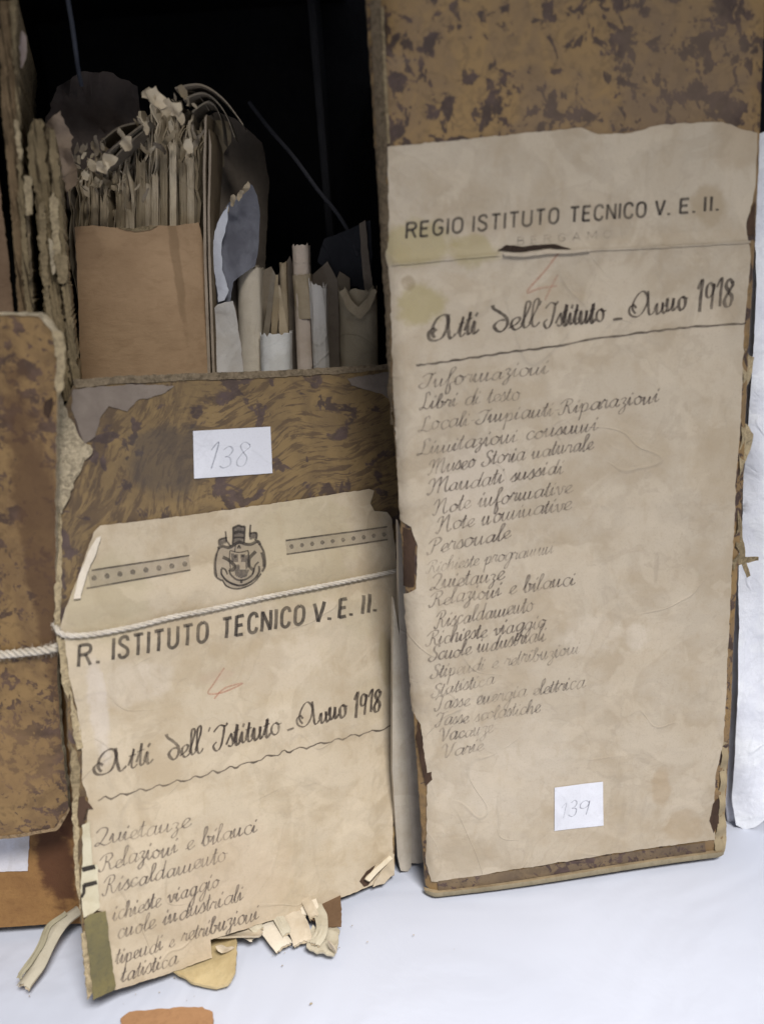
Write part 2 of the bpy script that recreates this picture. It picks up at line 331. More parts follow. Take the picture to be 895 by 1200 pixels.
# ------------------------------------------------------------------ pen-drawn writing
G = {  # cursive letters: (advance, strokes); x-height 1
'a': (1.05, [[(.78,.82),(.48,1),(.14,.65),(.14,.16),(.4,.02),(.7,.4),(.82,.95)], [(.82,.98),(.74,.3),(.84,.03),(1.1,.3)]]),
'b': (.9, [[(-.1,.3),(.32,1.4),(.42,2.05),(.26,2.2),(.14,1.6),(.12,.3),(.34,0),(.62,.2),(.66,.7),(.48,.95),(.7,.82),(.95,.8)]]),
'c': (.78, [[(.66,.8),(.5,1.0),(.2,.85),(.08,.4),(.28,.02),(.55,.08),(.82,.35)]]),
'd': (1.05, [[(.78,.82),(.48,1),(.14,.65),(.14,.16),(.4,.02),(.7,.4),(.85,1.1)], [(.98,2.1),(.85,1.4),(.74,.3),(.84,.03),(1.1,.3)]]),
'δ': (.95, [[(.62,.9),(.35,.95),(.08,.55),(.2,.06),(.5,.03),(.78,.4),(.7,1.0),(.35,1.6),(.05,2.0),(-.05,2.45)]]),
'e': (.72, [[(-.05,.15),(.36,.48),(.58,.82),(.42,1.0),(.16,.8),(.08,.35),(.28,.02),(.55,.08),(.78,.32)]]),
'f': (.62, [[(-.1,.2),(.3,1.2),(.5,1.95),(.38,2.2),(.22,1.8),(.18,.5),(.12,-.8),(.26,-1.05),(.38,-.6),(.28,.1),(.7,.3)]]),
'g': (1.0, [[(.78,.82),(.48,1),(.14,.65),(.14,.2),(.4,.05),(.7,.4),(.82,.95)], [(.82,.98),(.74,.0),(.6,-.8),(.32,-1.05),(.2,-.75),(.6,-.1),(1.05,.32)]]),
'h': (1.0, [[(-.1,.3),(.32,1.4),(.4,2.1),(.24,2.15),(.12,1.4),(.1,0)], [(.1,.3),(.38,.9),(.6,.98),(.68,.75),(.64,.2),(.76,.02),(1.02,.3)]]),
'i': (.5, [[(-.12,.3),(.14,.98),(.1,.25),(.22,.02),(.5,.3)], [(.22,1.42),(.34,1.74)]]),
'l': (.46, [[(-.1,.3),(.28,1.3),(.4,2.05),(.27,2.2),(.13,1.7),(.08,.3),(.22,.02),(.48,.3)]]),
'm': (1.5, [[(-.12,.3),(.1,.98),(.08,.2),(.2,.0),(.5,.4),(.6,.95)], [(.6,.98),(.56,.2),(.68,.0),(.95,.4),(1.06,.95)], [(1.06,.98),(1.02,.2),(1.14,.02),(1.42,.3)]]),
'n': (1.02, [[(-.1,.4),(.1,.98),(.08,.2),(.2,.0),(.5,.4),(.62,.95)], [(.62,.98),(.58,.2),(.7,.02),(.98,.3)]]),
'o': (.88, [[(.45,1),(.12,.75),(.1,.25),(.36,.0),(.66,.25),(.68,.75),(.45,1.0),(.62,.82),(.95,.8)]]),
'p': (.95, [[(-.1,.4),(.16,.98),(.12,-.2),(.08,-1.0)], [(.12,.4),(.4,.95),(.64,.8),(.62,.25),(.38,.0),(.2,.12)], [(.45,.03),(.95,.3)]]),
'r': (.72, [[(-.14,.3),(.16,1.08),(.26,.9),(.48,.92),(.42,.3),(.54,.02),(.75,.3)]]),
's': (.62, [[(-.14,.2),(.32,1.08),(.38,.8),(.46,.3),(.3,.0),(.05,.08)], [(.36,.05),(.66,.3)]]),
't': (.52, [[(-.12,.3),(.2,1.3),(.26,1.75),(.12,.3),(.24,.02),(.52,.3)], [(-.06,1.12),(.46,1.22)]]),
'u': (1.0, [[(-.12,.3),(.14,.98),(.1,.25),(.26,.0),(.56,.4),(.66,.95)], [(.66,.98),(.6,.25),(.72,.02),(.98,.3)]]),
'v': (.82, [[(-.1,.7),(.1,.95),(.22,.4),(.34,.03),(.6,.4),(.6,.92),(.85,.82)]]),
'z': (.72, [[(0,.82),(.24,1),(.48,.85),(.3,.42),(.46,.2),(.42,-.5),(.16,-.8),(.02,-.55),(.35,-.1),(.75,.3)]]),
'A': (2.35, [[(.55,.75),(.2,1.05),(-.15,.75),(.0,.25),(.5,.0),(1.05,.2),(1.45,.9),(1.5,1.7),(1.15,2.15),(.65,1.95),(.25,1.35),(.2,.7),(.45,.3)], [(1.55,2.15),(1.6,1.2),(1.7,.2),(1.95,.05),(2.3,.35)]]),
'I': (1.1, [[(.0,1.7),(.45,2.15),(.95,1.95),(1.1,2.25)], [(.85,2.1),(.72,1.1),(.5,.2),(.12,.0),(-.12,.4),(.18,.75)]]),
'L': (1.05, [[(.78,1.75),(.62,2.15),(.36,1.95),(.36,1.2),(.28,.35),(.05,.02),(-.08,.25),(.3,.22),(.75,.0),(1.05,.3)]]),
'M': (1.75, [[(-.3,1.3),(-.15,1.85),(.1,2.0),(.2,1.6),(.12,.5),(-.1,-.05),(-.3,.2)], [(.16,.8),(.5,1.75),(.75,2.0),(.7,.6),(.66,0)], [(.7,.8),(1.1,1.8),(1.36,2.0),(1.28,.5),(1.42,.02),(1.72,.3)]]),
'N': (1.3, [[(-.3,1.3),(-.15,1.85),(.1,2.0),(.2,1.6),(.12,.5),(-.1,-.05),(-.3,.2)], [(.16,.8),(.5,1.75),(.8,2.0),(.78,.5),(.95,.02),(1.25,.3)]]),
'P': (1.05, [[(.42,1.9),(.34,1.0),(.2,.1),(-.1,.0),(-.2,.3)], [(-.2,1.4),(.2,2.1),(.75,2.15),(.9,1.6),(.62,1.05),(.34,1.05)]]),
'R': (1.25, [[(.42,1.9),(.34,1.0),(.2,.1),(-.1,.0),(-.2,.3)], [(-.2,1.4),(.2,2.1),(.75,2.15),(.88,1.65),(.6,1.15),(.4,1.1),(.62,.9),(.78,.2),(.98,.02),(1.22,.3)]]),
'Q': (1.2, [[(.0,1.6),(.3,2.15),(.8,1.95),(.78,1.2),(.3,.18),(.0,.08),(.15,.38),(.75,.0),(1.2,.25)]]),
'S': (1.0, [[(.95,1.75),(.7,2.15),(.35,1.9),(.42,1.3),(.76,.8),(.66,.2),(.22,.0),(-.1,.3),(.1,.6)]]),
'T': (1.0, [[(-.2,1.5),(.15,2.1),(.65,1.95),(1.2,2.2)], [(.7,2.0),(.58,1.0),(.42,.2),(.1,.0),(-.15,.35)]]),
'V': (1.25, [[(-.2,1.5),(.1,2.1),(.35,1.7),(.42,.6),(.52,.0),(.9,.7),(1.15,1.8),(1.4,2.1)]]),
'1': (.62, [[(.0,1.4),(.34,2.0),(.3,1.0),(.26,0)]]),
'9': (.95, [[(.7,1.7),(.45,2.0),(.12,1.7),(.14,1.1),(.42,.9),(.68,1.3),(.74,1.9),(.7,1.0),(.6,.0)]]),
'8': (.85, [[(.62,1.75),(.36,2.0),(.12,1.65),(.34,1.15),(.62,.65),(.5,.08),(.2,.05),(.08,.5),(.35,1.1),(.62,1.5),(.6,1.8)]]),
'3': (.85, [[(.1,1.7),(.4,2.0),(.62,1.7),(.5,1.2),(.28,1.05),(.6,.9),(.62,.3),(.3,0),(.02,.25)]]),
'-': (.7, [[(.1,.55),(.5,.58)]]), "'": (.3, [[(.22,2.3),(.14,1.9)]]), ' ': (.75, []),
}
PR = {  # printed capitals, height 1: (width, [(kind, points)])
'R': (.46, [('L',[(0,0),(0,1)]), ('S',[(0,.97),(.28,.97),(.43,.86),(.43,.65),(.28,.53),(0,.53)]), ('L',[(.25,.53),(.46,0)])]),
'I': (.02, [('L',[(.01,0),(.01,1)])]),
'S': (.44, [('S',[(.42,.76),(.38,.93),(.22,.98),(.06,.9),(.04,.7),(.22,.55),(.40,.40),(.43,.16),(.24,.02),(.06,.08),(.01,.24)])]),
'T': (.46, [('L',[(0,.96),(.46,.96)]), ('L',[(.23,0),(.23,.96)])]),
'U': (.44, [('S',[(0,1),(0,.5),(.02,.16),(.22,.02),(.42,.16),(.44,.5),(.44,1)])]),
'O': (.46, [('S',[(.23,.98),(.04,.84),(0,.5),(.04,.16),(.23,.02),(.42,.16),(.46,.5),(.42,.84),(.23,.98)])]),
'E': (.38, [('L',[(0,0),(0,1)]), ('L',[(0,.96),(.38,.96)]), ('L',[(0,.52),(.33,.52)]), ('L',[(0,.04),(.38,.04)])]),
'C': (.44, [('S',[(.43,.74),(.38,.92),(.22,.98),(.05,.84),(0,.5),(.05,.16),(.22,.02),(.38,.08),(.43,.27)])]),
'N': (.44, [('L',[(0,0),(0,1)]), ('L',[(0,.98),(.44,.02)]), ('L',[(.44,0),(.44,1)])]),
'V': (.48, [('L',[(0,1),(.24,.02)]), ('L',[(.24,.02),(.48,1)])]),
'G': (.46, [('S',[(.44,.78),(.38,.93),(.22,.98),(.05,.84),(0,.5),(.05,.16),(.22,.02),(.40,.12),(.44,.3),(.44,.46)]), ('L',[(.24,.46),(.44,.46)])]),
'M': (.6, [('L',[(0,0),(0,1)]), ('L',[(0,1),(.3,.2)]), ('L',[(.3,.2),(.6,1)]), ('L',[(.6,1),(.6,0)])]),
'A': (.5, [('L',[(0,0),(.25,1)]), ('L',[(.25,1),(.5,0)]), ('L',[(.09,.33),(.41,.33)])]),
'B': (.42, [('L',[(0,0),(0,1)]), ('S',[(0,.97),(.26,.97),(.38,.85),(.37,.65),(.25,.54),(0,.54)]), ('S',[(0,.54),(.28,.54),(.42,.4),(.41,.16),(.27,.03),(0,.03)])]),
'.': (.03, [('L',[(.015,0),(.015,.13)])]), ' ': (.30, []),
}
class Pen:
    """collects ribbons of ink lying on a sheet"""
    def __init__(s, fr, h, off): s.fr = fr; s.h = h; s.off = off; s.V = []; s.F = []; s.k = 0
    def ribbon(s, P, W):
        """P pixel points, W widths in pixels"""
        if len(P) < 2: return
        P2 = [P[0]]; W2 = [W[0]]
        for i in range(1, len(P)):
            L = math.hypot(P[i][0]-P[i-1][0], P[i][1]-P[i-1][1]); k = max(1, int(L/4))
            for j in range(1, k+1):
                t = j/k; P2.append((P[i-1][0]+(P[i][0]-P[i-1][0])*t, P[i-1][1]+(P[i][1]-P[i-1][1])*t)); W2.append(W[i-1]+(W[i]-W[i-1])*t)
        P, W = P2, W2; n = len(P)
        b = len(s.V)
        for i, (x, y) in enumerate(P):
            a = P[max(i-1, 0)]; c = P[min(i+1, n-1)]; dx, dy = c[0]-a[0], c[1]-a[1]; L = math.hypot(dx, dy)+1e-6
            nx, ny = -dy/L*W[i]/2, dx/L*W[i]/2
            s.k += 1
            for sg in (1, -1):
                u, v = s.fr.uv(x+nx*sg, y+ny*sg)
                s.V.append((u, v, s.off+s.h(u, v)+(s.k % 60)*1.0e-6))
        for i in range(n-1):
            s.F.append((b+2*i, b+2*i+2, b+2*i+3, b+2*i+1))
    def fill(s, P):
        y = min(q[1] for q in P)+.5; y1 = max(q[1] for q in P)
        while y < y1:
            X = []
            for i in range(len(P)):
                (ax, ay), (bx, by) = P[i], P[(i+1) % len(P)]
                if (ay > y) != (by > y): X.append(ax+(bx-ax)*(y-ay)/(by-ay))
            X.sort()
            for i in range(0, len(X)-1, 2):
                if X[i+1]-X[i] > .2: s.ribbon([(X[i], y), (X[i+1], y)], [1.0, 1.0])
            y += 1.0
    def script(s, text, a, b, xh, w, slant=.28, seed=0, tall=1.0):
        """cursive text from pixel a to pixel b along the baseline, x-height xh px, heavy strokes w px"""
        rnd = random.Random(hash_(text)+seed)
        tot = sum(G[c][0] for c in text); L = math.hypot(b[0]-a[0], b[1]-a[1]); sx = L/tot
        ex, ey = (b[0]-a[0])/L, (b[1]-a[1])/L
        x = 0
        for c in text:
            adv, st = G[c]; dy = rnd.uniform(-.09, .09); sc = rnd.uniform(.88, 1.10); gx = rnd.uniform(.9, 1.08); pr_ = rnd.uniform(.75, 1.2)
            for S in st:
                pts = catmull([(px_*gx+rnd.uniform(-.04, .04), py_*sc+dy+rnd.uniform(-.04, .04)) for px_, py_ in S], 5)
                Q = []; W = []
                for i, (px_, py_) in enumerate(pts):
                    yy = py_*xh*(tall if py_ > 1 else 1.0)
                    if py_ > 1 and tall != 1: yy = xh*(1+(py_-1)*tall)
                    xx = (x+px_)*sx+slant*yy
                    Q.append((a[0]+ex*xx+ey*yy*1.0*0-(-0)*yy, a[1]+ey*xx-yy))
                    q = pts[min(i+1, len(pts)-1)]; p = pts[max(i-1, 0)]
                    ang = math.atan2((q[1]-p[1])*xh, (q[0]-p[0])*sx+slant*(q[1]-p[1])*xh)
                    down = abs(math.sin(ang-math.radians(20)))
                    W.append(w*(.36+.64*down**1.5)*rnd.uniform(.88, 1.12)*pr_)
                s.ribbon(Q, W)
            x += adv
    def caps(s, text, a, b, hgt, w, gap=.2, h2=None):
        tot = sum(PR[c][0]+gap for c in text)-gap; L = math.hypot(b[0]-a[0], b[1]-a[1]); sx = L/tot
        ex, ey = (b[0]-a[0])/L, (b[1]-a[1])/L; x = 0; h2 = h2 or hgt
        for c in text:
            for kd, S in PR[c][1]:
                if kd == 'S': S = catmull(S, 4)
                Q = []
                for px_, py_ in S:
                    xx = (x+px_)*sx; t = xx/L; hh = hgt+(h2-hgt)*t
                    Q.append((a[0]+ex*xx+py_*hh*.055, a[1]+ey*xx-py_*hh))
                ww = w*(1.15 if c == '.' else 1)
                s.ribbon(Q, [ww]*len(Q))
            x += PR[c][0]+gap
    def build(s, name, mat, parent): return mk(name, s.V, s.F, mat, parent, s.fr.M)
def hash_(t):
    r = 0
    for ch in t: r = (r*31+ord(ch)) % 100003
    return r

# ------------------------------------------------------------------ shared materials
M_tornlight = torn('torn_board_fibres', (.46, .37, .23))
M_tornmid = torn('torn_board_core', (.30, .235, .14))
M_board = card('grey_brown_board', (.24, .18, .11))
M_board_edge = card('board_edge', (.31, .24, .15), (.13, .09, .05), (.3, 3, 1))
M_black = card('interior_shade', (.019, .019, .021), (.010, .010, .012))  # near-black stands in for the shade inside box 138
M_twine = card('cotton_twine', (.62, .57, .49), (.36, .31, .24), (1, 1, 1), bumpd=.0002)

# ------------------------------------------------------------------ the table
def table():
    t = NT('white_cloth')
    c = t.mix(t.ramp(t.noise(5, 3, .5), .4, .65, 0, .6), (.515, .545, .63), (.465, .495, .58))
    c = t.mix(t.ramp(t.noise(60, 5, .6), .62, .78, 0, .3), c, (.55, .57, .64))
    n = t.bump(t.noise(2500, 2, .5), .00006, .4)
    n = t.bump(t.noise(14, 4, .5, .8), .004, .35, n)
    n = t.bump(t.noise(7, 3, .6, 1.5), .010, .35, n)
    mt = t.done(c, .75, n, .2)
    V = []; F = []; n = 90
    def g(i, a, b): return a+(b-a)*i/n
    for j in range(n+1):
        for i in range(n+1):
            x = g(i, -1.1, 1.1); y = g(j, -.35, .75)
            k = math.exp(-((x)**2+(y-.1)**2)/.5)
            z = -.0025+.0022*mnoise.noise(Vector((x*7, y*5, 2)))*k
            V.append((x, y, min(z, -.0004)))
    for j in range(n):
        for i in range(n): F.append((j*(n+1)+i, j*(n+1)+i+1, (j+1)*(n+1)+i+1, (j+1)*(n+1)+i))
    setp(mk('table_surface', V, F, mt, None, None, None, True), kind='structure')
table()
# added backdrop behind the boxes, the unlit gap's darkness put into its colour
fr_back = frontal(.70)
setp(box('wall', fr_back, -1.0, 1.0, -.01, .62, -.02, 0, card('backdrop_shade', (.02, .02, .024), (.012, .012, .016)), bev=.002), kind='structure')

# ================================================================== BOX 139
A = Vector((.008, .3325, 0)); Bp = Vector((.152, .3450, 0))
f9 = Frame(A, Bp-A, (0, 0, 1)); W9 = (Bp-A).length
def h9(u, v):
    e = 0
    if u < .005: e -= ((.005-u)/.005)**2*.003
    if u > W9-.003: e -= ((u-W9+.003)/.003)**2*.0012
    return e + .0009*math.sin(u*38+.5)*math.sin(v*17+1) + .0005*math.sin(v*55+u*30)
def P9(x, y): return f9.uv(x, y)
box139 = empty('archive_box', A.lerp(Bp, .5), 'tall marbled archive box with a full-height handwritten list and sticker 139', 'archive box', 'old archive boxes standing on the table')
m9 = marbled('marbled_paper_ochre', (.25, .160, .068), (.19, .125, .065), (.040, .026, .024), 'spots', spots=[(P9(660, 150), .02, (.17, .12, .08), .3), (P9(800, 80), .03, (.15, .105, .07), .4)])
top9 = .388
out9 = [(u, v) for u, v in [(0.0, .0035), (.004, .0015), (W9-.003, .002), (W9, .006), (W9+.001, top9), (-.0005, top9)]]
sheet('front_panel', out9, f9, [m9, M_board_edge], off=-.0025, th=.0025, jit=.0004, step=.004, h=h9, parent=box139, px=False, jits=[.0002, .0002, .0002, .0005, 0, .0005])
# body: side boards, back, top
box('side_wall', frontal(.338), .0118, .0148, .002, top9, -.235, -.001, [marbled('marbled_side', (.14, .10, .06), (.10, .07, .045), (.03, .02, .02))], box139)
box('side_wall', f9, W9-.0045, W9-.0012, .002, top9, -.24, -.004, [M_board], box139)
box('back_wall', f9, .028, W9-.0047, .002, top9, -.243, -.240, [M_board], box139)
box('lid', f9, .026, W9, top9+.0003, top9+.004, -.243, -.003, [M_board], box139)
# bottom board with its cloth-bound lip showing under the front
sheet('bottom_board', [(-.0005, 0.0004), (W9-.004, .0004), (W9-.001, .0016), (W9-.0015, .0030), (.002, .0027), (-.0008, .0018)], f9, [card('binding_cloth', (.26, .22, .15)), M_board_edge], off=.0002, th=.0022, jit=.00015, step=.0012, h=lambda u, v: h9(u, v)-abs(v-.0015)*.3, parent=box139, px=False)
# label ---------------------------------------------------------------
lab9 = [(454, 172), (560, 162), (640, 154), (680, 150), (700, 158), (738, 156), (760, 149), (791, 145), (845, 143), (868, 152), (887, 156),
        (884, 215), (879, 238), (872, 262), (873, 279), (878, 300), (871, 380), (867, 480), (860, 560), (857, 650), (853, 750), (846, 870), (838, 905), (836, 945), (838, 985),
        (820, 987), (700, 1003), (600, 1016), (505, 1032), (499, 1010), (500, 915), (493, 850), (484, 838), (481, 800), (474, 700), (487, 690), (489, 640), (482, 618), (470, 612), (466, 540), (461, 450), (457, 330), (452, 300), (456, 280)]
base9 = (.43, .368, .284)
ol = (.30, .25, .10)
sp9 = [(P9(490, 285), .009, ol, .55, dict(sx=1.6)), (P9(555, 295), .0065, ol, .5, dict(sx=1.5)), (P9(493, 357), .0085, ol, .6, dict(sx=1.2)), (P9(478, 332), .003, (.2, .15, .08), .5),
       (P9(828, 240), .008, (.28, .21, .12), .5), (P9(866, 165), .012, (.3, .22, .13), .35), (P9(540, 1000), .012, (.33, .27, .19), .4), (P9(775, 925), .008, (.34, .25, .15), .45, dict(sx=.6, sy=1.5)),
       (P9(800, 970), .01, (.33, .24, .14), .35), (P9(690, 745), .010, (.62, .56, .48), .28, dict(sx=1.5)), (P9(745, 745), .007, (.60, .54, .46), .28), (P9(768, 665), .004, (.3, .25, .19), .35, dict(sx=.3, sy=2)),
       (P9(560, 565), .02, (.52, .45, .37), .5), (P9(850, 540), .02, (.36, .29, .2), .4), (P9(600, 900), .03, (.50, .44, .36), .4)]
m_lab9 = paper('old_label_paper', base9, spots=sp9, wr=.9, amt=.55)
def h9l(u, v):
    # fold across under the printed heading
    u0, v0 = P9(480, 306); u1, v1 = P9(640, 296)
    vf = v0+(v1-v0)*(u-u0)/(u1-u0)
    return h9(u, v) + .0006*math.exp(-((v-vf)/.0022)**2) + .00035*(.5+.5*math.sin(u*190+v*60)*math.sin(v*150-u*70))
o_l9 = sheet('paper_label', lab9, f9, [m_lab9, paper('label_edge', (.55, .49, .40))], off=.0001, th=.0003, jit=.00045, step=.0022, h=h9l, parent=box139, seed=4.)
TOP9 = .0001+.0003
# slit torn open in the label, lifted lip and dark board behind
sheet('torn_slit', [(582, 294), (592, 287), (612, 289), (625, 287), (650, 286), (668, 292), (640, 291), (610, 295)], f9, ink('slit_dark', (.03, .018, .012), .97, .1), off=TOP9+.0002, th=.00015, jit=.0003, step=.002, h=h9l, parent=o_l9)
sheet('lifted_lip', [(588, 296), (612, 296.5), (640, 292.5), (668, 293), (690, 292), (690, 294.5), (668, 297), (640, 297.5), (612, 301), (590, 300)], f9, m_lab9, off=TOP9+.0003, th=.0002, jit=.0002, step=.002, h=lambda u, v: h9l(u, v)+.0004, parent=o_l9)
for q in ([(459, 309), (500, 305), (540, 301), (584, 297.5), (584, 300), (540, 303.5), (500, 307.5), (459, 311.5)], [(690, 292.5), (760, 289), (820, 286), (876, 282.5), (876, 284.5), (820, 288.3), (760, 291.3), (690, 294.5)]):
    sheet('folded_edge', q, f9, m_lab9, off=TOP9+.0001, th=.00018, jit=.0003, step=.002, h=h9l, parent=o_l9, seed=44.)
# holes worn in the label, board showing
def worn(poly, nm='worn_patch', mat=None, seed=2., fr=f9, h=h9l, par=None, off=TOP9+.0001, jit=.0006, th=.00012):
    return sheet(nm, poly, fr, mat, off=off, th=th, jit=jit, step=.002, h=h, parent=par, seed=seed)
M_dkbrown = card('dark_worn_board', (.075, .045, .030), (.03, .02, .015))
sheet('worn_patch', [(473, 620), (484, 622), (487, 640), (485, 688), (474, 690)], f9, M_dkbrown, off=.00012, th=.0001, jit=.0004, step=.002, h=h9, parent=box139)
sheet('worn_patch', [(835, 942), (841, 935), (842, 965), (836, 977), (831, 962)], f9, M_dkbrown, off=TOP9+.0001, th=.0001, jit=.0004, step=.002, h=h9l, parent=o_l9)
sheet('worn_patch', [(490, 845), (495, 868), (500, 905), (505, 903), (506, 912), (499, 920), (495, 905), (488, 870)], f9, M_dkbrown, off=TOP9+.0001, th=.0001, jit=.0005, step=.002, h=h9l, parent=o_l9)
sheet('worn_patch', [(872, 262), (878, 248), (884, 235), (884, 275), (873, 276)], f9, M_dkbrown, off=.0003, th=.0001, jit=.0004, step=.002, h=h9, parent=box139)
# bottom marbled strip tape (dark band under the label)
sheet('foot_band', [(512, 1030), (600, 1017), (700, 1004), (826, 988), (827, 999), (700, 1015), (600, 1029), (513, 1042)], f9, marbled('dark_foot_marbling', (.17, .12, .07), (.12, .085, .055), (.05, .032, .03), 'spots', scl=1.4), off=TOP9+.0001, th=.0002, jit=.0003, step=.003, h=h9, parent=box139)
# right edge binding, frayed
for k, (q, mt, sd) in enumerate([([(846, 868), (853, 872), (850, 940), (853, 985), (849, 1003), (838, 1004), (837, 985), (842, 960), (843, 905)], card('frayed_binding', (.36, .29, .18)), 5.),
                         ([(869, 432), (874, 408), (883, 418), (890, 420), (885, 436), (880, 452), (873, 455), (871, 448)], M_tornlight, 6.),
                         ([(868, 500), (878, 498), (886, 510), (884, 528), (876, 540), (870, 548), (874, 565), (867, 572), (864, 545)], M_tornlight, 7.),
                         ([(863, 598), (868, 600), (876, 650), (884, 678), (879, 680), (868, 650), (861, 640)], M_tornmid, 8.),
                         ([(857, 655), (866, 650), (874, 655), (897, 658), (897, 662), (870, 664), (858, 668)], M_tornmid, 9.)]):
    a_ = .35 if 0 < k < 5 else 0
    sheet('torn_edge', q, f9, mt, off=.0001+.0002*k, th=.0004, jit=.0004, step=.002, h=lambda u, v, a_=a_: h9(min(u, W9), v)-(a_*max(0, u-W9+.004)) + .0006*math.sin(v*500), parent=box139, seed=sd)
# left edge of the box: rubbed strip beside the label
sheet('rubbed_edge', [(434, 0), (446, 0), (451, 120), (453, 170), (456, 300), (458, 400), (462, 500), (459, 500), (454, 400), (448, 300), (441, 150)], f9, torn('rubbed_paper', (.17, .13, .085)), off=.00015, th=.0002, jit=.0009, step=.003, h=h9, parent=box139, seed=12.)
sheet('rubbed_edge', [(446, 10), (449, 10), (453, 100), (457, 168), (454, 168), (449, 90)], f9, M_tornmid, off=.0004, th=.0002, jit=.0004, step=.003, h=h9, parent=box139, seed=14.)
# printed heading
ik_print = ink('printing_ink', (.05, .042, .037), .85, .3)
p = Pen(f9, h9l, TOP9+.00012)
for tx, a, b, hh in [('REGIO', (476, 279.5), (541, 272.5), 18.5), ('ISTITUTO', (554, 271.5), (653, 261.5), 18.5), ('TECNICO', (667, 260.5), (754, 254.5), 18), ('V.', (766, 253), (782, 252), 17.5), ('E.', (795, 250.5), (811, 249.5), 17.5), ('II.', (823, 248), (838, 247), 17)]:
    p.caps(tx, a, b, hh, 3.1, gap=.24)
p.build('printed_heading', ik_print, o_l9)
p = Pen(f9, h9l, TOP9+.00012)
p.caps('BERGAMO', (606, 287), (714, 278.5), 9, 1.5, gap=.55)
p.build('printed_town', ink('faded_print', (.10, .085, .075), .42, .7), o_l9)
# handwritten title
ik_title = ink('iron_gall_ink', (.06, .046, .038), .80, .35)
p = Pen(f9, h9l, TOP9+.00012)
p.script('Atti', (503, 399), (560, 391), 14.5, 4.0, slant=.06, tall=.9)
p.script('δell', (577, 389), (631, 382), 14.5, 4.0, slant=.04, tall=.9)
p.script("'", (627, 382), (633, 381), 13, 2.6, slant=.1)
p.script('Istituto', (638, 384), (708, 376), 14.5, 3.9, slant=.04, tall=.9)
p.ribbon([(717, 374.5), (722, 373.5), (728, 373)], [2.6, 3.2, 2.2])
p.script('Anno', (737, 371), (803, 363), 14.5, 4.0, slant=.06, tall=.9)
p.script('1918', (815, 364), (858, 359), 17.5, 4.4, slant=.04)
q = catmull([(487, 428), (520, 424), (560, 418), (600, 412), (640, 407), (690, 398), (740, 391), (780, 386), (820, 382), (872, 379)], 8)
p.ribbon([(x, y+.6*math.sin(x*.9)) for x, y in q], [2.4+.5*math.sin(i*1.3) for i in range(len(q))])
p.build('handwritten_title', ik_title, o_l9)
# handwritten list
p = Pen(f9, h9l, TOP9+.00012)
faint = Pen(f9, h9l, TOP9+.00012)
rows9 = [('Informazioni', (492, 455), (641, 437)), ('Libri di testo', (492, 481), (609, 468)), ('Locali-Impianti-Riparazioni', (491, 506), (769, 470)),
 ('Limitazioni consumi', (490, 534), (698, 503)), ('Museo Storia naturale', (504, 556), (693, 526)), ('Mandati sussidi', (504, 580), (659, 554)),
 ('Note informative', (510, 603), (669, 577)), ('Note nominative', (514, 624), (668, 597)), ('Personale', (502, 650), (598, 631)), ('Quietanze', (504, 691), (590, 679)),
 ('Relazioni e bilanci', (504, 710), (673, 685)), ('Riscaldamento', (510, 735), (624, 715)), ('Richieste viaggio', (500, 756), (638, 734)), ('Scuole industriali', (502, 774), (638, 749))]
for i, (tx, a, b) in enumerate(rows9): p.script(tx, a, b, 9.4, 2.5, slant=.2, tall=.8)
p.build('handwritten_list', ink('brown_ink', (.12, .095, .08), .60, .45), o_l9)
m_fade = ink('faded_brown_ink', (.13, .11, .095), .48, .60)
faint.script('Richieste programmi', (500, 672), (648, 648), 8.2, 1.9, slant=.25, tall=.75)
faint.build('faded_line', m_fade, o_l9); faint = Pen(f9, h9l, TOP9+.00012)
for tx, a, b in [('Stipendi e retribuzioni', (504, 795), (678, 764)), ('Statistica', (505, 816), (578, 800)), ('Tasse energia elettrica', (509, 832), (684, 804)),
                 ('Tasse scolastiche', (510, 851), (632, 833)), ('Vacanze', (514, 868), (577, 857)), ('Varie', (517, 887), (566, 878))]:
    faint.script(tx, a, b, 8.8, 2.4, slant=.2, tall=.75)
faint.build('faded_list', m_fade, o_l9)
p = Pen(f9, h9l, TOP9+.00014)
p.ribbon(catmull([(655, 294), (640, 315), (617, 342), (632, 338), (652, 335)], 5), [2.4]*21); p.ribbon(catmull([(653, 322), (646, 335), (638, 352)], 5), [2.4]*11)
p.build('crayon_mark', ink('red_crayon', (.50, .22, .14), .55, .5, 900), o_l9)
# sticker 139
M_stick = paper('sticker_paper', (.62, .63, .68), (.55, .56, .62), .3, wr=.25)
hs9 = lambda u, v: h9l(u, v)+.0001
st = sheet('number_sticker', [(649, 922), (706, 916), (706.5, 967), (648.5, 972)], f9, M_stick, off=TOP9+.00022, th=.0001, jit=.00005, step=.003, h=hs9, parent=box139)
p = Pen(f9, hs9, TOP9+.00042)
p.script('139', (655, 957), (690, 954), 8.5, 1.5, slant=.15)
p.build('sticker_number', ink('pencil', (.24, .25, .30), .5, .4, 700), st)

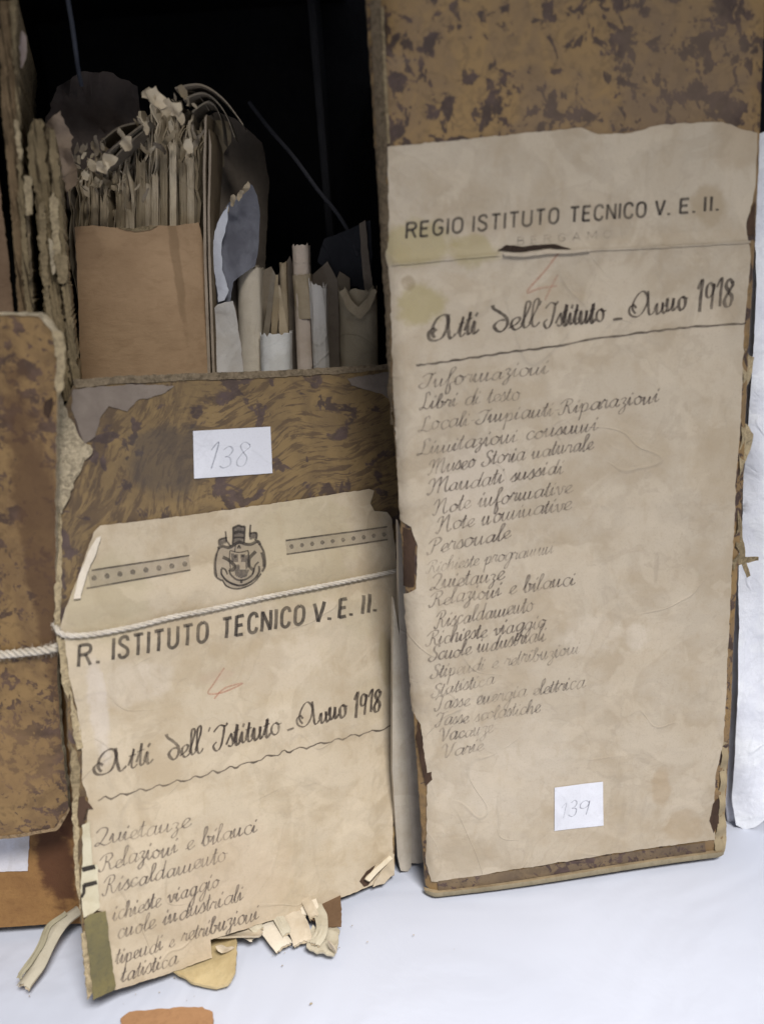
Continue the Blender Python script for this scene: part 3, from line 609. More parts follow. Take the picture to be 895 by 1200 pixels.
# ================================================================== BOX 138
C = [Vector(v) for v in ((-.116, .331, .247), (.009, .400, .236), (-.007, .345, 0.0), (-.131, .276, .011))]
f8 = Frame(C[3], C[2]-C[3], C[0]-C[3])
box138 = empty('archive_box', ((C[2]+C[3])/2).to_tuple()[:2]+(0,), 'open archive box with half-high front, papers above, sticker 138 and string across it', 'archive box', 'old archive boxes standing on the table')
def P8(x, y): return f8.uv(x, y)
def h8(u, v):
    return .0011*math.sin(u*32+.3)*math.sin(v*20+.4)+.0005*math.sin(v*60-u*35)
def strL(u):   # height (v) of the string line at u
    u0, v0 = P8(75, 741); u1, v1 = P8(462, 665); return v0+(v1-v0)*(u-u0)/(u1-u0)
m8 = marbled('marbled_paper_streaked', (.215, .145, .065), (.155, .105, .052), (.048, .033, .032), 'streak', angle=math.radians(50), stretch=(.45, 1.9, 1), scl=1.0,
             spots=[(P8(200, 540), .016, (.055, .045, .042), .6, dict(sx=1.2)), (P8(420, 610), .012, (.12, .09, .05), .6)])
pan8 = [(88, 449), (150, 443), (240, 440), (330, 437), (400, 433), (456, 430), (466, 560), (472, 640), (468, 720), (466, 850), (462, 1026), (300, 1078), (135, 1140), (104, 1165), (97, 1090), (88, 950), (76, 800), (68, 700), (66, 600), (70, 500)]
sheet('front_panel', pan8, f8, [m8, M_board_edge], off=-.0028, th=.0028, jit=.0006, step=.004, h=h8, parent=box138, jits=[.0003]*5+[.0006]*15)
# pale strip along its top edge where the wall was cut down
sheet('cut_rim', [(86, 445), (150, 440), (240, 437), (330, 434), (400, 430), (457, 427), (458, 433), (400, 438), (330, 442), (240, 445), (150, 449), (90, 455)], f8, torn('rim_paper', (.23, .18, .12)), off=-.0026, th=.0031, jit=.0005, step=.003, h=h8, parent=box138, seed=5.)
# grey peeled patch at the upper left and fibrous torn board below it
m_peel = paper('peeled_grey_paper', (.215, .18, .15), (.15, .12, .10), .7)
sheet('peeled_patch', [(86, 456), (150, 450), (205, 452), (190, 462), (160, 470), (150, 482), (128, 476), (118, 490), (112, 512), (100, 520), (92, 500), (84, 480)], f8, m_peel, off=.0002, th=.0003, jit=.0007, step=.002, h=h8, parent=box138, seed=6.)
sheet('peeled_patch', [(405, 444), (455, 436), (458, 470), (446, 462), (432, 458), (410, 452)], f8, m_peel, off=.0002, th=.0003, jit=.0006, step=.002, h=h8, parent=box138, seed=16.)
M_cream = torn('cream_board_fibres', (.50, .42, .29))
sheet('torn_board', [(68, 455), (74, 470), (84, 492), (96, 516), (106, 522), (108, 532), (98, 545), (86, 566), (78, 590), (73, 602), (66, 600), (62, 540), (61, 480)], f8, [M_cream, M_tornlight], off=.0003, th=.0011, jit=.0011, step=.0016, h=lambda u, v: h8(u, v)+.0010*mnoise.noise(Vector((u*380, v*520, 1))), parent=box138, seed=7.)
# frayed binding strip down the left edge
for k, (q, mt) in enumerate([
    ([(64, 600), (72, 602), (73, 650), (72, 700), (70, 735), (64, 735), (64, 660)], M_tornlight),
    ([(66, 740), (76, 750), (80, 790), (84, 800), (80, 820), (72, 800)], M_tornlight),
    ([(80, 800), (88, 830), (95, 860), (97, 875), (90, 878), (84, 850)], M_tornlight),
    ([(82, 870), (90, 880), (94, 900), (92, 925), (90, 960), (84, 930)], M_tornmid),
    ([(84, 940), (90, 930), (92, 975), (91, 1000), (93, 1040), (94, 1070), (88, 1030)], M_tornlight),
    ([(94, 1092), (99, 1088), (104, 1125), (108, 1160), (102, 1170), (98, 1130)], M_tornlight)]):
    sheet('frayed_strip', q, f8, mt, off=.0002+.0001*k, th=.0007, jit=.0007, step=.002, h=lambda u, v: h8(u, v)+.0006*mnoise.noise(Vector((u*400, v*400, 3))), parent=box138, seed=20.+k)
# the box walls behind the front panel
def plate(name, pts3, depthvec, mats, parent):
    n = len(pts3); V = [Vector(q) for q in pts3]+[Vector(q)+Vector(depthvec) for q in pts3]
    F = [tuple(range(n)), tuple(range(2*n-1, n-1, -1))]+[(i, i+n, (i+1) % n+n, (i+1) % n) for i in range(n)]
    return mk(name, V, F, mats, parent)
yw = .345
fw = frontal(yw)
# left wall: layers of board seen on their torn front edges
def slab(name, poly, y, depth, mats, parent, jit=.0006, seed=1., yaw=17, step=.004, h=zero):
    cx = sum(q[0] for q in poly)/len(poly); cy = sum(q[1] for q in poly)/len(poly); d = ray(cx, cy); c = CAM+d*(y/d.y)
    fr = frontal(y, yaw, 0, c.x); return sheet(name, poly, fr, mats, off=-depth, th=depth, jit=jit, step=step, h=lambda u, v: 0, parent=parent, seed=seed, seg=.0006)
def ply(name, base):
    t = NT(name)
    c = t.mix(t.ramp(t.noise(60, 5, .65), .38, .62), base, tuple(k*.68 for k in base))
    st_ = t.noise(420, 4, .65, .25, t.map((2.2, .09, 1))); cr = t.ramp(st_, .40, .46, 1, 0)
    c = t.mix(t.math('MULTIPLY', cr, .85), c, (.045, .032, .02))
    c = t.mix(t.ramp(t.noise(500, 4, .7, .5, t.map((1.5, .4, 1))), .56, .68, 0, .7), c, tuple(k*1.5 for k in base))
    n = t.bump(st_, .0022, .8); n = t.bump(t.noise(700, 5, .75, .6), .0009, .9, n)
    return t.done(c, .95, n, .1)
M_layer = ply('wall_board_plies', (.29, .225, .13))
slab('side_wall', [(40, 150), (62, 150), (70, 230), (78, 320), (88, 430), (92, 470), (70, 470), (62, 400), (52, 320), (42, 220)], .3425, .10, [card('wall_core_dark', (.15, .115, .07), (.07, .05, .03), (5, .25, 1), bumpd=.0009), M_tornmid], box138, .0009, 92.)
slab('side_wall', [(38, 138), (50, 141), (55, 165), (60, 230), (66, 290), (72, 350), (78, 400), (84, 445), (86, 470), (66, 470), (60, 420), (52, 360), (46, 300), (42, 240), (34, 190), (33, 158)], .3400, .10, [M_layer, M_tornmid], box138, .0013, 2.)
slab('side_wall', [(56, 155), (64, 152), (70, 200), (76, 280), (82, 340), (88, 400), (94, 448), (92, 470), (84, 470), (79, 400), (73, 330), (67, 280), (61, 220)], .3385, .10, [M_layer, M_tornlight], box138, .0009, 3.)
slab('torn_layer', [(58, 232), (64, 225), (70, 240), (69, 262), (72, 300), (66, 305), (62, 280)], .3375, .004, [M_tornlight, M_cream], box138, .0009, 4.)
slab('torn_layer', [(57, 278), (62, 282), (66, 318), (62, 322), (59, 300)], .3368, .003, [M_cream, M_cream], box138, .0005, 14.)
slab('torn_layer', [(46, 240), (52, 236), (56, 300), (58, 350), (66, 395), (60, 396), (52, 350), (47, 290)], .3380, .004, [M_tornmid, M_tornmid], box138, .0009, 24.)
slab('torn_layer', [(62, 300), (78, 296), (80, 315), (78, 330), (68, 332)], .3372, .003, [M_tornmid, M_tornmid], box138, .0009, 34.)
# inside left wall, right wall, back, top, with shade painted in as near-black
fw2 = frontal(.41)
box('back_wall', frontal(.56), -.19, .03, .002, .4318, -.004, 0, [M_black], box138)
box('inner_wall', Frame((-.1815, .445, 0), (0, -1, 0), (0, 0, 1)), -.1148, .0, .02, .4318, -.002, 0, [M_black], box138)
box('side_wall', frontal(.455), -.018, -.0145, .02, .4318, -.1048, 0, [M_black], box138)
box('lid', frontal(.335), -.185, .0, .432, .436, -.23, .0, [M_black], box138)
box('base', frontal(.41), -.14, .0, .0006, .004, -.14, 0, [M_board], box138)
# label 138 -----------------------------------------------------------
lab8 = [(110, 624), (118, 616), (220, 604), (330, 588), (430, 573), (436, 575), (432, 590), (437, 599), (452, 600), (458, 608), (461, 650), (467, 690), (464, 740), (459, 748), (461, 765), (457, 772), (462, 800), (463, 880), (460, 960), (459, 1022),
        (452, 1030), (430, 1038), (380, 1058), (330, 1074), (246, 1100), (248, 1121), (190, 1142), (134, 1159), (127, 1110), (118, 1065), (105, 1062), (107, 1015), (101, 985), (103, 935), (96, 915), (96, 880), (90, 830), (80, 790), (76, 752), (70, 735), (76, 712), (90, 680), (100, 652)]
base8 = (.46, .388, .286)
sp8 = [(P8(350, 640), .03, (.40, .34, .22), .5), (P8(120, 700), .02, (.36, .31, .2), .5), (P8(330, 850), .01, (.60, .53, .43), .2), (P8(160, 800), .01, (.60, .54, .48), .25, dict(sx=1.6)), (P8(115, 830), .01, (.58, .53, .50), .35, dict(sx=.4, sy=2.4)),
       (P8(450, 770), .008, (.30, .24, .13), .6, dict(sx=.5, sy=2)), (P8(435, 820), .012, (.40, .33, .22), .5), (P8(420, 720), .012, (.42, .36, .25), .4), (P8(270, 1040), .03, (.46, .37, .27), .5), (P8(330, 780), .012, (.58, .51, .42), .22, dict(sx=2)), (P8(255, 792), .004, (.42, .30, .23), .25, dict(sx=2, sy=.7))]
m_lab8 = paper('warm_label_paper', base8, spots=sp8, wr=1.1)
def h8l(u, v):
    d = v-strL(u)
    return h8(u, v)+.0004*(.5+.5*math.sin(u*150+v*110)*math.sin(v*170-u*60))+.0006*math.exp(-((d+.0125+.001*math.sin(u*90))/.0030)**2)+.0010*math.exp(-((d-.008)/.006)**2)+.0005
o_l8 = sheet('paper_label', lab8, f8, [m_lab8, paper('label_edge_warm', (.60, .53, .42))], off=.0001, th=.0003, jit=.0004, step=.002, h=h8l, parent=box138, seed=8.)
T8 = .0004
# creased turned-back strip at label's upper left
sheet('folded_strip', [(112, 630), (118, 628), (112, 648), (101, 672), (93, 700), (85, 701), (92, 672), (102, 648)], f8, paper('label_back', (.60, .54, .45), wr=.6), off=T8+.0003, th=.0004, jit=.0003, step=.002, h=lambda u, v: h8l(u, v)+.0007, parent=o_l8)
# black hole and dog-ear
sheet('torn_hole', [(92, 933), (98, 931), (104, 940), (108, 946), (101, 946), (97, 958), (101, 965), (93, 966), (90, 955)], f8, M_dkbrown, off=T8+.0006, th=.0002, jit=.0006, step=.0015, h=h8l, parent=o_l8)
sheet('torn_hole', [(420, 1032), (428, 1020), (452, 1002), (456, 1006), (442, 1022), (430, 1036), (425, 1038)], f8, M_dkbrown, off=T8+.0001, th=.0002, jit=.0003, step=.0015, h=h8l, parent=o_l8)
sheet('turned_corner', [(424, 1028), (440, 1008), (455, 996), (459, 999), (458, 1022), (446, 1032), (434, 1037), (438, 1026), (450, 1010), (440, 1016), (428, 1031)], f8, m_lab8, off=T8+.0008, th=.0003, jit=.0003, step=.0015, h=lambda u, v: h8l(u, v)+.0008+.0006*math.sin(u*700+v*500), parent=o_l8, seed=3.)
sheet('turned_corner', [(423, 1026), (432, 1016), (452, 999), (455, 1002), (438, 1018), (428, 1029)], f8, paper('label_back_light', (.66, .58, .44), wr=.5), off=T8+.0018, th=.0005, jit=.0002, step=.0015, h=lambda u, v: h8l(u, v)+.0010, parent=o_l8, seed=3.)
# pale mending strip and olive tape at the lower left
sheet('mending_strip', [(95, 965), (104, 960), (107, 1010), (113, 1010), (115, 1060), (108, 1066), (97, 1072), (93, 1040), (96, 1000)], f8, paper('pale_mend_paper', (.50, .46, .34), wr=.7), off=T8+.0008, th=.0002, jit=.0005, step=.002, h=lambda u, v: h8(u, v)+.0007, parent=box138, seed=9.)
p = Pen(f8, lambda u, v: h8(u, v)+.0007, T8+.0012)
p.ribbon([(95, 1016), (102, 1014), (110, 1012)], [5.5, 5.5, 5]); p.ribbon([(97, 1034), (105, 1032), (112, 1030)], [5, 5, 4.5]); p.ribbon([(97, 1033), (97, 1042), (94, 1048)], [4, 3.6, 3])
p.build('ink_bars', ink('black_mark', (.03, .025, .022), .95, .1), box138)
M_tape = card('olive_tape', (.17, .145, .065), (.09, .085, .055), (1, 1, 1), .6)
sheet('tape_patch', [(97, 1074), (104, 1067), (122, 1063), (127, 1100), (134, 1150), (133, 1156), (108, 1168), (104, 1130), (100, 1095)], f8, [M_tape, M_tornlight], off=T8+.0011, th=.0003, jit=.0005, step=.002, h=lambda u, v: h8(u, v)+.0007, parent=box138, seed=11.)
# heading, bands, crest
p = Pen(f8, h8l, T8+.0002)
for tx, a, b, hh, h2 in [('R.', (91, 780), (114, 776), 25, 25), ('ISTITUTO', (131, 772), (241, 751.5), 25, 24.5), ('TECNICO', (259, 748), (354, 731), 24, 23), ('V.', (366, 730), (385, 726), 23, 23), ('E.', (396, 724), (410, 721), 22.5, 22), ('II.', (423, 719), (438, 716), 22, 22)]:
    p.caps(tx, a, b, hh, 4.0, gap=.27, h2=h2)
p.build('printed_heading', ik_print, o_l8)
p = Pen(f8, h8l, T8+.0002)
M_tint = ink('band_tint', (.20, .17, .14), .22, .3)
def subdiv(a, b, n=24): return [(a[0]+(b[0]-a[0])*i/n, a[1]+(b[1]-a[1])*i/n) for i in range(n+1)]
for (a, b, c, d) in (((107, 668), (221, 650.5), (101, 689), (222, 667.5)), ((333, 633), (452, 617), (334, 649), (452, 632))):
    for e, f in ((a, b), (c, d)):
        p = Pen(f8, h8l, T8+.0003); p.ribbon(subdiv(e, f), [1.7]*25); p.build('printed_rule', ik_print, o_l8)
    p = Pen(f8, h8l, T8+.00012); M1 = subdiv(((a[0]+c[0])/2, (a[1]+c[1])/2), ((b[0]+d[0])/2, (b[1]+d[1])/2)); p.ribbon(M1, [math.hypot(a[0]*0, a[1]-c[1])*.86]*25)
    p.build('printed_band', M_tint, o_l8)
p = Pen(f8, h8l, T8+.0003)
def disc(cx, cy, r, n=9, sq=1.): p.fill([(cx+r*math.cos(6.2832*i/n), cy+r*sq*math.sin(6.2832*i/n)) for i in range(n)])
M_dot = ink('dot_ink', (.09, .075, .065), .6, .4, 900)
for i in range(8): p = Pen(f8, h8l, T8+.0003); disc(110+i*15.1, 677-i*2.35, 3.2); p.build('printed_dot', M_dot, o_l8)
for i in range(10): p = Pen(f8, h8l, T8+.0003); disc(340+i*12, 640-i*1.55, 2.5); p.build('printed_dot', M_dot, o_l8)
# crest: drawn from the photograph, in its own zoomed units
p = Pen(f8, h8l, T8+.0002)
def cz(L): return [(230+x/8.95, 600+y/8.95) for x, y in L]
def cs(L, w=2.0, k=5):
    q = catmull(cz(L), k); p.ribbon(q, [w]*len(q))
cs([(215, 380), (260, 355), (330, 370), (400, 330), (440, 310), (490, 330), (560, 335), (630, 305), (655, 340)], 3.6)
cs([(230, 370), (195, 450), (180, 540), (185, 660), (250, 715)], 2.2); cs([(205, 430), (190, 560), (200, 670)], 1.8)
cs([(650, 330), (690, 400), (705, 480), (705, 560), (670, 620)], 2.4); cs([(670, 420), (690, 500), (690, 570)], 2.8)
cs([(250, 590), (250, 650), (300, 710), (370, 750), (450, 765), (530, 740), (600, 690), (640, 620), (640, 560)], 2.4)
cs([(255, 700), (300, 770), (400, 800), (500, 780), (590, 730), (660, 640)], 1.8)
cs([(330, 600), (345, 650), (400, 700), (455, 710), (520, 690), (575, 640), (590, 580)], 2.2)
cs([(340, 400), (335, 500), (345, 580)], 1.3); cs([(530, 400), (540, 480), (540, 580)], 1.5)
cs([(345, 400), (430, 420), (530, 400)], 1.3); cs([(245, 640), (300, 720), (420, 765)], 1.4)
cs([(265, 470), (310, 490), (350, 520), (385, 560), (370, 600), (330, 600)], 4); cs([(610, 410), (570, 450), (540, 490), (540, 560), (575, 600)], 4)
cs([(250, 580), (290, 600), (310, 650)], 2); cs([(640, 520), (600, 560), (570, 650)], 2)
cs([(455, 700), (455, 740)], 3); cs([(420, 380), (435, 350), (450, 380)], 2); cs([(380, 470), (410, 455)], 3.2); cs([(460, 455), (490, 460)], 3.2)
cs([(372, 165), (400, 150), (432, 138), (465, 150), (497, 148)], 2.6); cs([(372, 165), (376, 240), (368, 335)], 2.2); cs([(497, 148), (494, 230), (488, 325)], 2.2); cs([(380, 220), (430, 205), (490, 215)], 3.4); cs([(378, 270), (430, 262), (488, 268)], 2.2); cs([(230, 345), (228, 295), (262, 276), (312, 265)], 2.2); cs([(545, 225), (615, 215), (618, 270), (600, 295)], 2.2)
cs([(295, 200), (300, 250), (305, 300)], 2); cs([(555, 130), (550, 190), (548, 260)], 2.2)
cs([(300, 290), (350, 360)], 2); cs([(400, 330), (390, 420)], 1.2)
p.build('crest_outline', ik_print, o_l8)
p = Pen(f8, h8l, T8+.00012)
p.fill(cz([(215, 380), (260, 355), (400, 330), (440, 310), (560, 335), (630, 305), (690, 400), (710, 560), (640, 660), (500, 780), (400, 800), (300, 770), (250, 715), (185, 660), (180, 540)]))
p.build('crest_ground', ink('crest_ground_tint', (.16, .13, .12), .30, .3, 900), o_l8)
p = Pen(f8, h8l, T8+.00016)
p.fill(cz([(368, 160), (400, 150), (430, 138), (465, 150), (497, 145), (495, 225), (488, 330), (370, 340), (375, 240)]))
p.fill(cz([(228, 295), (260, 275), (312, 265), (310, 320), (240, 345)])); p.fill(cz([(545, 225), (615, 215), (618, 270), (545, 290)]))
p.fill(cz([(385, 545), (440, 550), (440, 600), (540, 600), (510, 670), (450, 690), (390, 660)]))
p.fill(cz([(500, 450), (540, 440), (545, 560), (500, 600)])); p.fill(cz([(350, 430), (425, 440), (425, 520), (360, 520)])); p.fill(cz([(450, 440), (500, 440), (500, 520), (455, 520)]))
p.build('crest_shading', ink('crest_tint', (.07, .06, .06), .70, .3, 900), o_l8)
# title and list
p = Pen(f8, h8l, T8+.0002)
p.script('Atti', (112, 907), (178, 893), 14, 3.5, slant=-.03, tall=.9)
p.script('δell', (196, 889), (236, 880), 14, 3.6, slant=-.03, tall=.9); p.script("'", (240, 878), (245, 877), 12, 2.4, slant=.05)
p.script('Istituto', (250, 878), (328, 858), 14, 3.4, slant=-.03, tall=.9); p.ribbon([(335, 855), (339, 853.5), (343, 852)], [2.2, 2.8, 2])
p.script('Anno', (348, 851), (406, 840), 14, 3.6, slant=-.03, tall=.9); p.script('1918', (414, 840), (446, 833), 14, 3.8, slant=.03)
q = catmull([(114, 936), (166, 924), (227, 909), (257, 901), (300, 889), (329, 881), (392, 867), (462, 851)], 16)
q = [(x, y+(1.6+1.5*mnoise.noise(Vector((x*.05, 1, 2))))*(math.sin(x*.30+1.5*mnoise.noise(Vector((x*.03, 5, 2))))+.35*math.sin(x*.60+.8))) for x, y in q]
p.ribbon(q, [1.3+1.9*max(0, math.sin(x*.30+1.))*(.6+.5*mnoise.noise(Vector((x*.2, 3, 1)))) for x, y in q])
p.build('handwritten_title', ik_title, o_l8)
p = Pen(f8, h8l, T8+.0002)
for tx, a, b in [('Quietanze', (111, 990), (221, 966)), ('Relazioni e bilanci', (117, 1018), (300, 973)), ('Riscaldamento', (121, 1046), (264, 1006)), ('ichieste viaggio', (131, 1076), (256, 1037)),
                 ('cuole industriali', (136, 1098), (284, 1053)), ('tipendi e retribuzioni', (135, 1128), (302, 1075)), ('tatistica', (142, 1149), (208, 1127))]:
    p.script(tx, a, b, 10.2, 2.3, slant=.1, tall=.85)
pr = Pen(f8, h8l, T8+.0002); pr.ribbon(catmull([(262, 782), (250, 800), (243, 812), (262, 810), (284, 800), (262, 806), (250, 818)], 5), [1.8]*31)
pr.build('crayon_mark', ink('red_crayon_pale', (.50, .22, .14), .55, .4, 900), o_l8)
p.build('handwritten_list', ink('grey_ink', (.12, .098, .085), .60, .40), o_l8)
hs8 = lambda u, v: h8(u, v)+.0001
st = sheet('number_sticker', [(227, 505), (316, 500), (318, 554.5), (228, 561)], f8, M_stick, off=.0003, th=.0001, jit=.00005, step=.003, h=hs8, parent=box138)
p = Pen(f8, hs8, .0005)
p.script('138', (243, 549), (292, 545), 13.5, 1.8, slant=.2)
p.build('sticker_number', ink('pencil_blue', (.22, .24, .30), .55, .4, 700), st)

# string round box 138
def on8(x, y, off): u, v = P8(x, y); return f8.M @ Vector((u, v, h8l(u, v)+off))
pth = [on8(67, 733, -.006), on8(66, 734, -.001)]+[on8(x, y, .0016) for x, y in ((68, 739), (76, 743), (95, 743), (120, 740), (160, 732), (200, 722), (250, 712), (300, 701), (350, 691), (400, 681), (440, 673), (464, 667))]+[on8(470, 660, .0014), on8(472, 655, -.004), on8(474, 655, -.012)]
dens = catmull([tuple(q) for q in pth], 34)
o = tube('string', dens, .00100, M_twine, sides=7, strands=3, pitch=.0085)
setp(o, 'pale twisted string running across the label of box 138, just above its printed heading', 'string', 'strings tied round the boxes')

# ================================================================== BOX 137 at the left
f7 = frontal(.3175, 3)
def P7(x, y): return f7.uv(x, y)
P7o = f7.uv(40, 1090)
box137 = empty('archive_box', (-.17, .325, 0), 'brown marbled archive box at the left picture edge, over an orange-brown board', 'archive box', 'old archive boxes standing on the table')
def h7(u, v): return .0010*math.sin(u*60)*math.sin(v*25)
m7 = marbled('marbled_paper_brown', (.245, .155, .066), (.175, .108, .05), (.062, .038, .028), 'spots', scl=1.5, stretch=(1, 1.1, 1), spots=[(P7(65, 700), .02, (.085, .045, .022), .75, dict(sx=.5, sy=5)), (P7(15, 890), .02, (.26, .16, .07), .4)])
sheet('front_panel', [(-120, 366), (0, 367), (50, 368), (58, 376), (66, 388), (70, 392), (67, 470), (66, 600), (66, 720), (70, 850), (79, 935), (80, 950), (72, 966), (66, 973), (20, 979), (-120, 985)], f7, [m7, M_cream], off=-.0035, th=.0035, jit=.0006, step=.004, h=h7, parent=box137, seed=31.)
sheet('worn_rim', [(-120, 366), (0, 366), (50, 366), (60, 376), (68, 386), (73, 389), (70, 393), (62, 389), (55, 381), (46, 370.5), (0, 369), (-120, 369)], f7, M_cream, off=.0001, th=.0004, jit=.0005, step=.002, h=h7, parent=box137, seed=32.)
sheet('torn_corner', [(62, 388), (75, 390), (78, 410), (76, 450), (70, 470), (66, 452), (68, 420)], f7, M_tornlight, off=.0003, th=.0008, jit=.0008, step=.002, h=h7, parent=box137, seed=33.)
sheet('worn_rim', [(-120, 981), (20, 977), (64, 971), (78, 952), (81, 946), (82, 950), (72, 968), (66, 974), (20, 980.5), (-120, 986)], f7, torn('rim_brown', (.34, .24, .14)), off=.0001, th=.0004, jit=.0004, step=.002, h=h7, parent=box137, seed=34.)
sheet('worn_patch', [(53, 470), (62, 465), (62, 478), (58, 490), (52, 484)], f7, M_dkbrown, off=.0002, th=.0003, jit=.0006, step=.002, h=h7, parent=box137, seed=35.)
fo = frontal(.3290, 1)
m_or = card('orange_board', (.30, .165, .062), (.20, .10, .04), (1, 1, 1), .7, spots=[(fo.uv(66, 1010), .012, (.075, .03, .018), .85, dict(sx=.8, sy=2.2)), (fo.uv(88, 960), .012, (.09, .035, .02), .8)])
sheet('body_board', [(-140, 700), (108, 700), (108, 1082), (60, 1083), (0, 1087), (-140, 1098)], fo, [m_or, M_board_edge], off=-.003, th=.003, jit=.0002, step=.005, parent=box137, seed=36.)
box('side_wall', fo, -.245, -.155, .004, .20, -.20, -.0032, [M_board], box137)
sheet('white_tag', [(-60, 960), (35, 960), (35, 990), (33, 1020), (-60, 1022)], fo, paper('white_tag_paper', (.66, .66, .72), wr=.8), off=.0001, th=.0003, jit=.0003, step=.003, parent=box137, seed=37.)
# boards standing up behind the front, seen on edge
slab('side_board', [(0, 0), (14, 0), (17, 60), (20, 130), (23, 200), (27, 280), (33, 368), (33, 390), (24, 390), (17, 300), (12, 230), (7, 170), (2, 130), (0, 60)], .336, .12, [ply('board_plies_brown', (.25, .175, .10)), M_tornmid], box137, .0005, 41.)
slab('side_board', [(12, 0), (21, 0), (20, 60), (23, 110), (24, 150), (26, 200), (30, 260), (40, 368), (40, 390), (32, 390), (26, 300), (22, 210), (18, 110), (14, 50)], .334, .11, [M_layer, M_tornmid], box137, .0010, 42.)
slab('side_board', [(40, 368), (46, 368), (46, 390), (38, 390), (32, 280), (30, 250), (34, 250)], .337, .10, [M_board_edge, M_tornmid], box137, .0005, 43.)
slab('torn_layer', [(28, 206), (38, 207), (38, 251), (31, 252)], .3325, .003, [M_tornlight, M_tornmid], box137, .0005, 44.)
slab('torn_layer', [(17, 140), (22, 142), (24, 165), (27, 176), (26, 188), (22, 186), (19, 165)], .3325, .003, [M_tornlight, M_tornmid], box137, .0006, 45.)
slab('side_board', [(-60, 200), (-2, 205), (2, 240), (10, 300), (17, 368), (17, 390), (-60, 390)], .345, .004, [card('pale_inner_board', (.25, .17, .11), (.17, .11, .07), (1, 1, 1)), M_board], box137, .0005, 46.)
slab('paper_flap', [(21, 24), (25, 34), (31, 42), (32, 58), (31, 68), (26, 80), (22, 78), (21, 50)], .350, .0006, [paper('pinkish_flap_paper', (.42, .34, .31)), M_tornlight], box137, .0002, 47.)
def on7(x, y, off): u, v = P7(x, y); return f7.M @ Vector((u, v, h7(u, v)+off))
pth = [on7(-130, 770, .0016), on7(-60, 768, .0016), on7(0, 765, .0016), on7(30, 762, .0016), on7(55, 759, .0016), on7(67, 757, .0008), on7(69, 756, -.004), on7(70, 756, -.009)]
o = tube('string', catmull([tuple(q) for q in pth], 40), .00165, M_twine, sides=7, strands=3, pitch=.0075)
setp(o, 'pale twisted string across the brown marbled box at the left edge of the picture', 'string', 'strings tied round the boxes')

# ================================================================== CONTENTS OF BOX 138
# brown cardboard folder
fc = frontal(.383, 0)
uf, _ = fc.uv(207, 350)
m_cart = card('brown_cardboard', (.42, .285, .168), (.30, .195, .11), (.35, 1, 1), .8, .7, bumpd=.00025, spots=[(fc.uv(205, 300), .006, (.20, .13, .07), .5, dict(sx=.35, sy=6)), (fc.uv(100, 290), .01, (.22, .14, .08), .35)])
uc_ = fc.uv(150, 350)[0]
hc = lambda u, v: -5*(u-uc_)**2-max(0, u-uf)*.50+.0006*math.sin(v*60)
o = sheet('cardboard_folder', [(88, 266), (110, 264), (140, 267), (158, 268), (172, 265), (205, 264), (228, 259), (236, 300), (243, 438), (256, 900), (116, 905), (94, 440)], fc, [m_cart, card('cardboard_edge', (.33, .22, .13))], off=0, th=.0018, jit=.0003, step=.003, h=hc, seed=51.)
setp(o, 'plain brown cardboard folder holding the ragged bundle inside the open box', 'cardboard folder')
sheet('torn_lip', [(140, 266.5), (158, 268), (172, 265), (185, 265), (178, 269), (160, 272), (146, 269)], fc, M_tornmid, off=.0019, th=.0003, jit=.0003, step=.002, h=hc, parent=o)
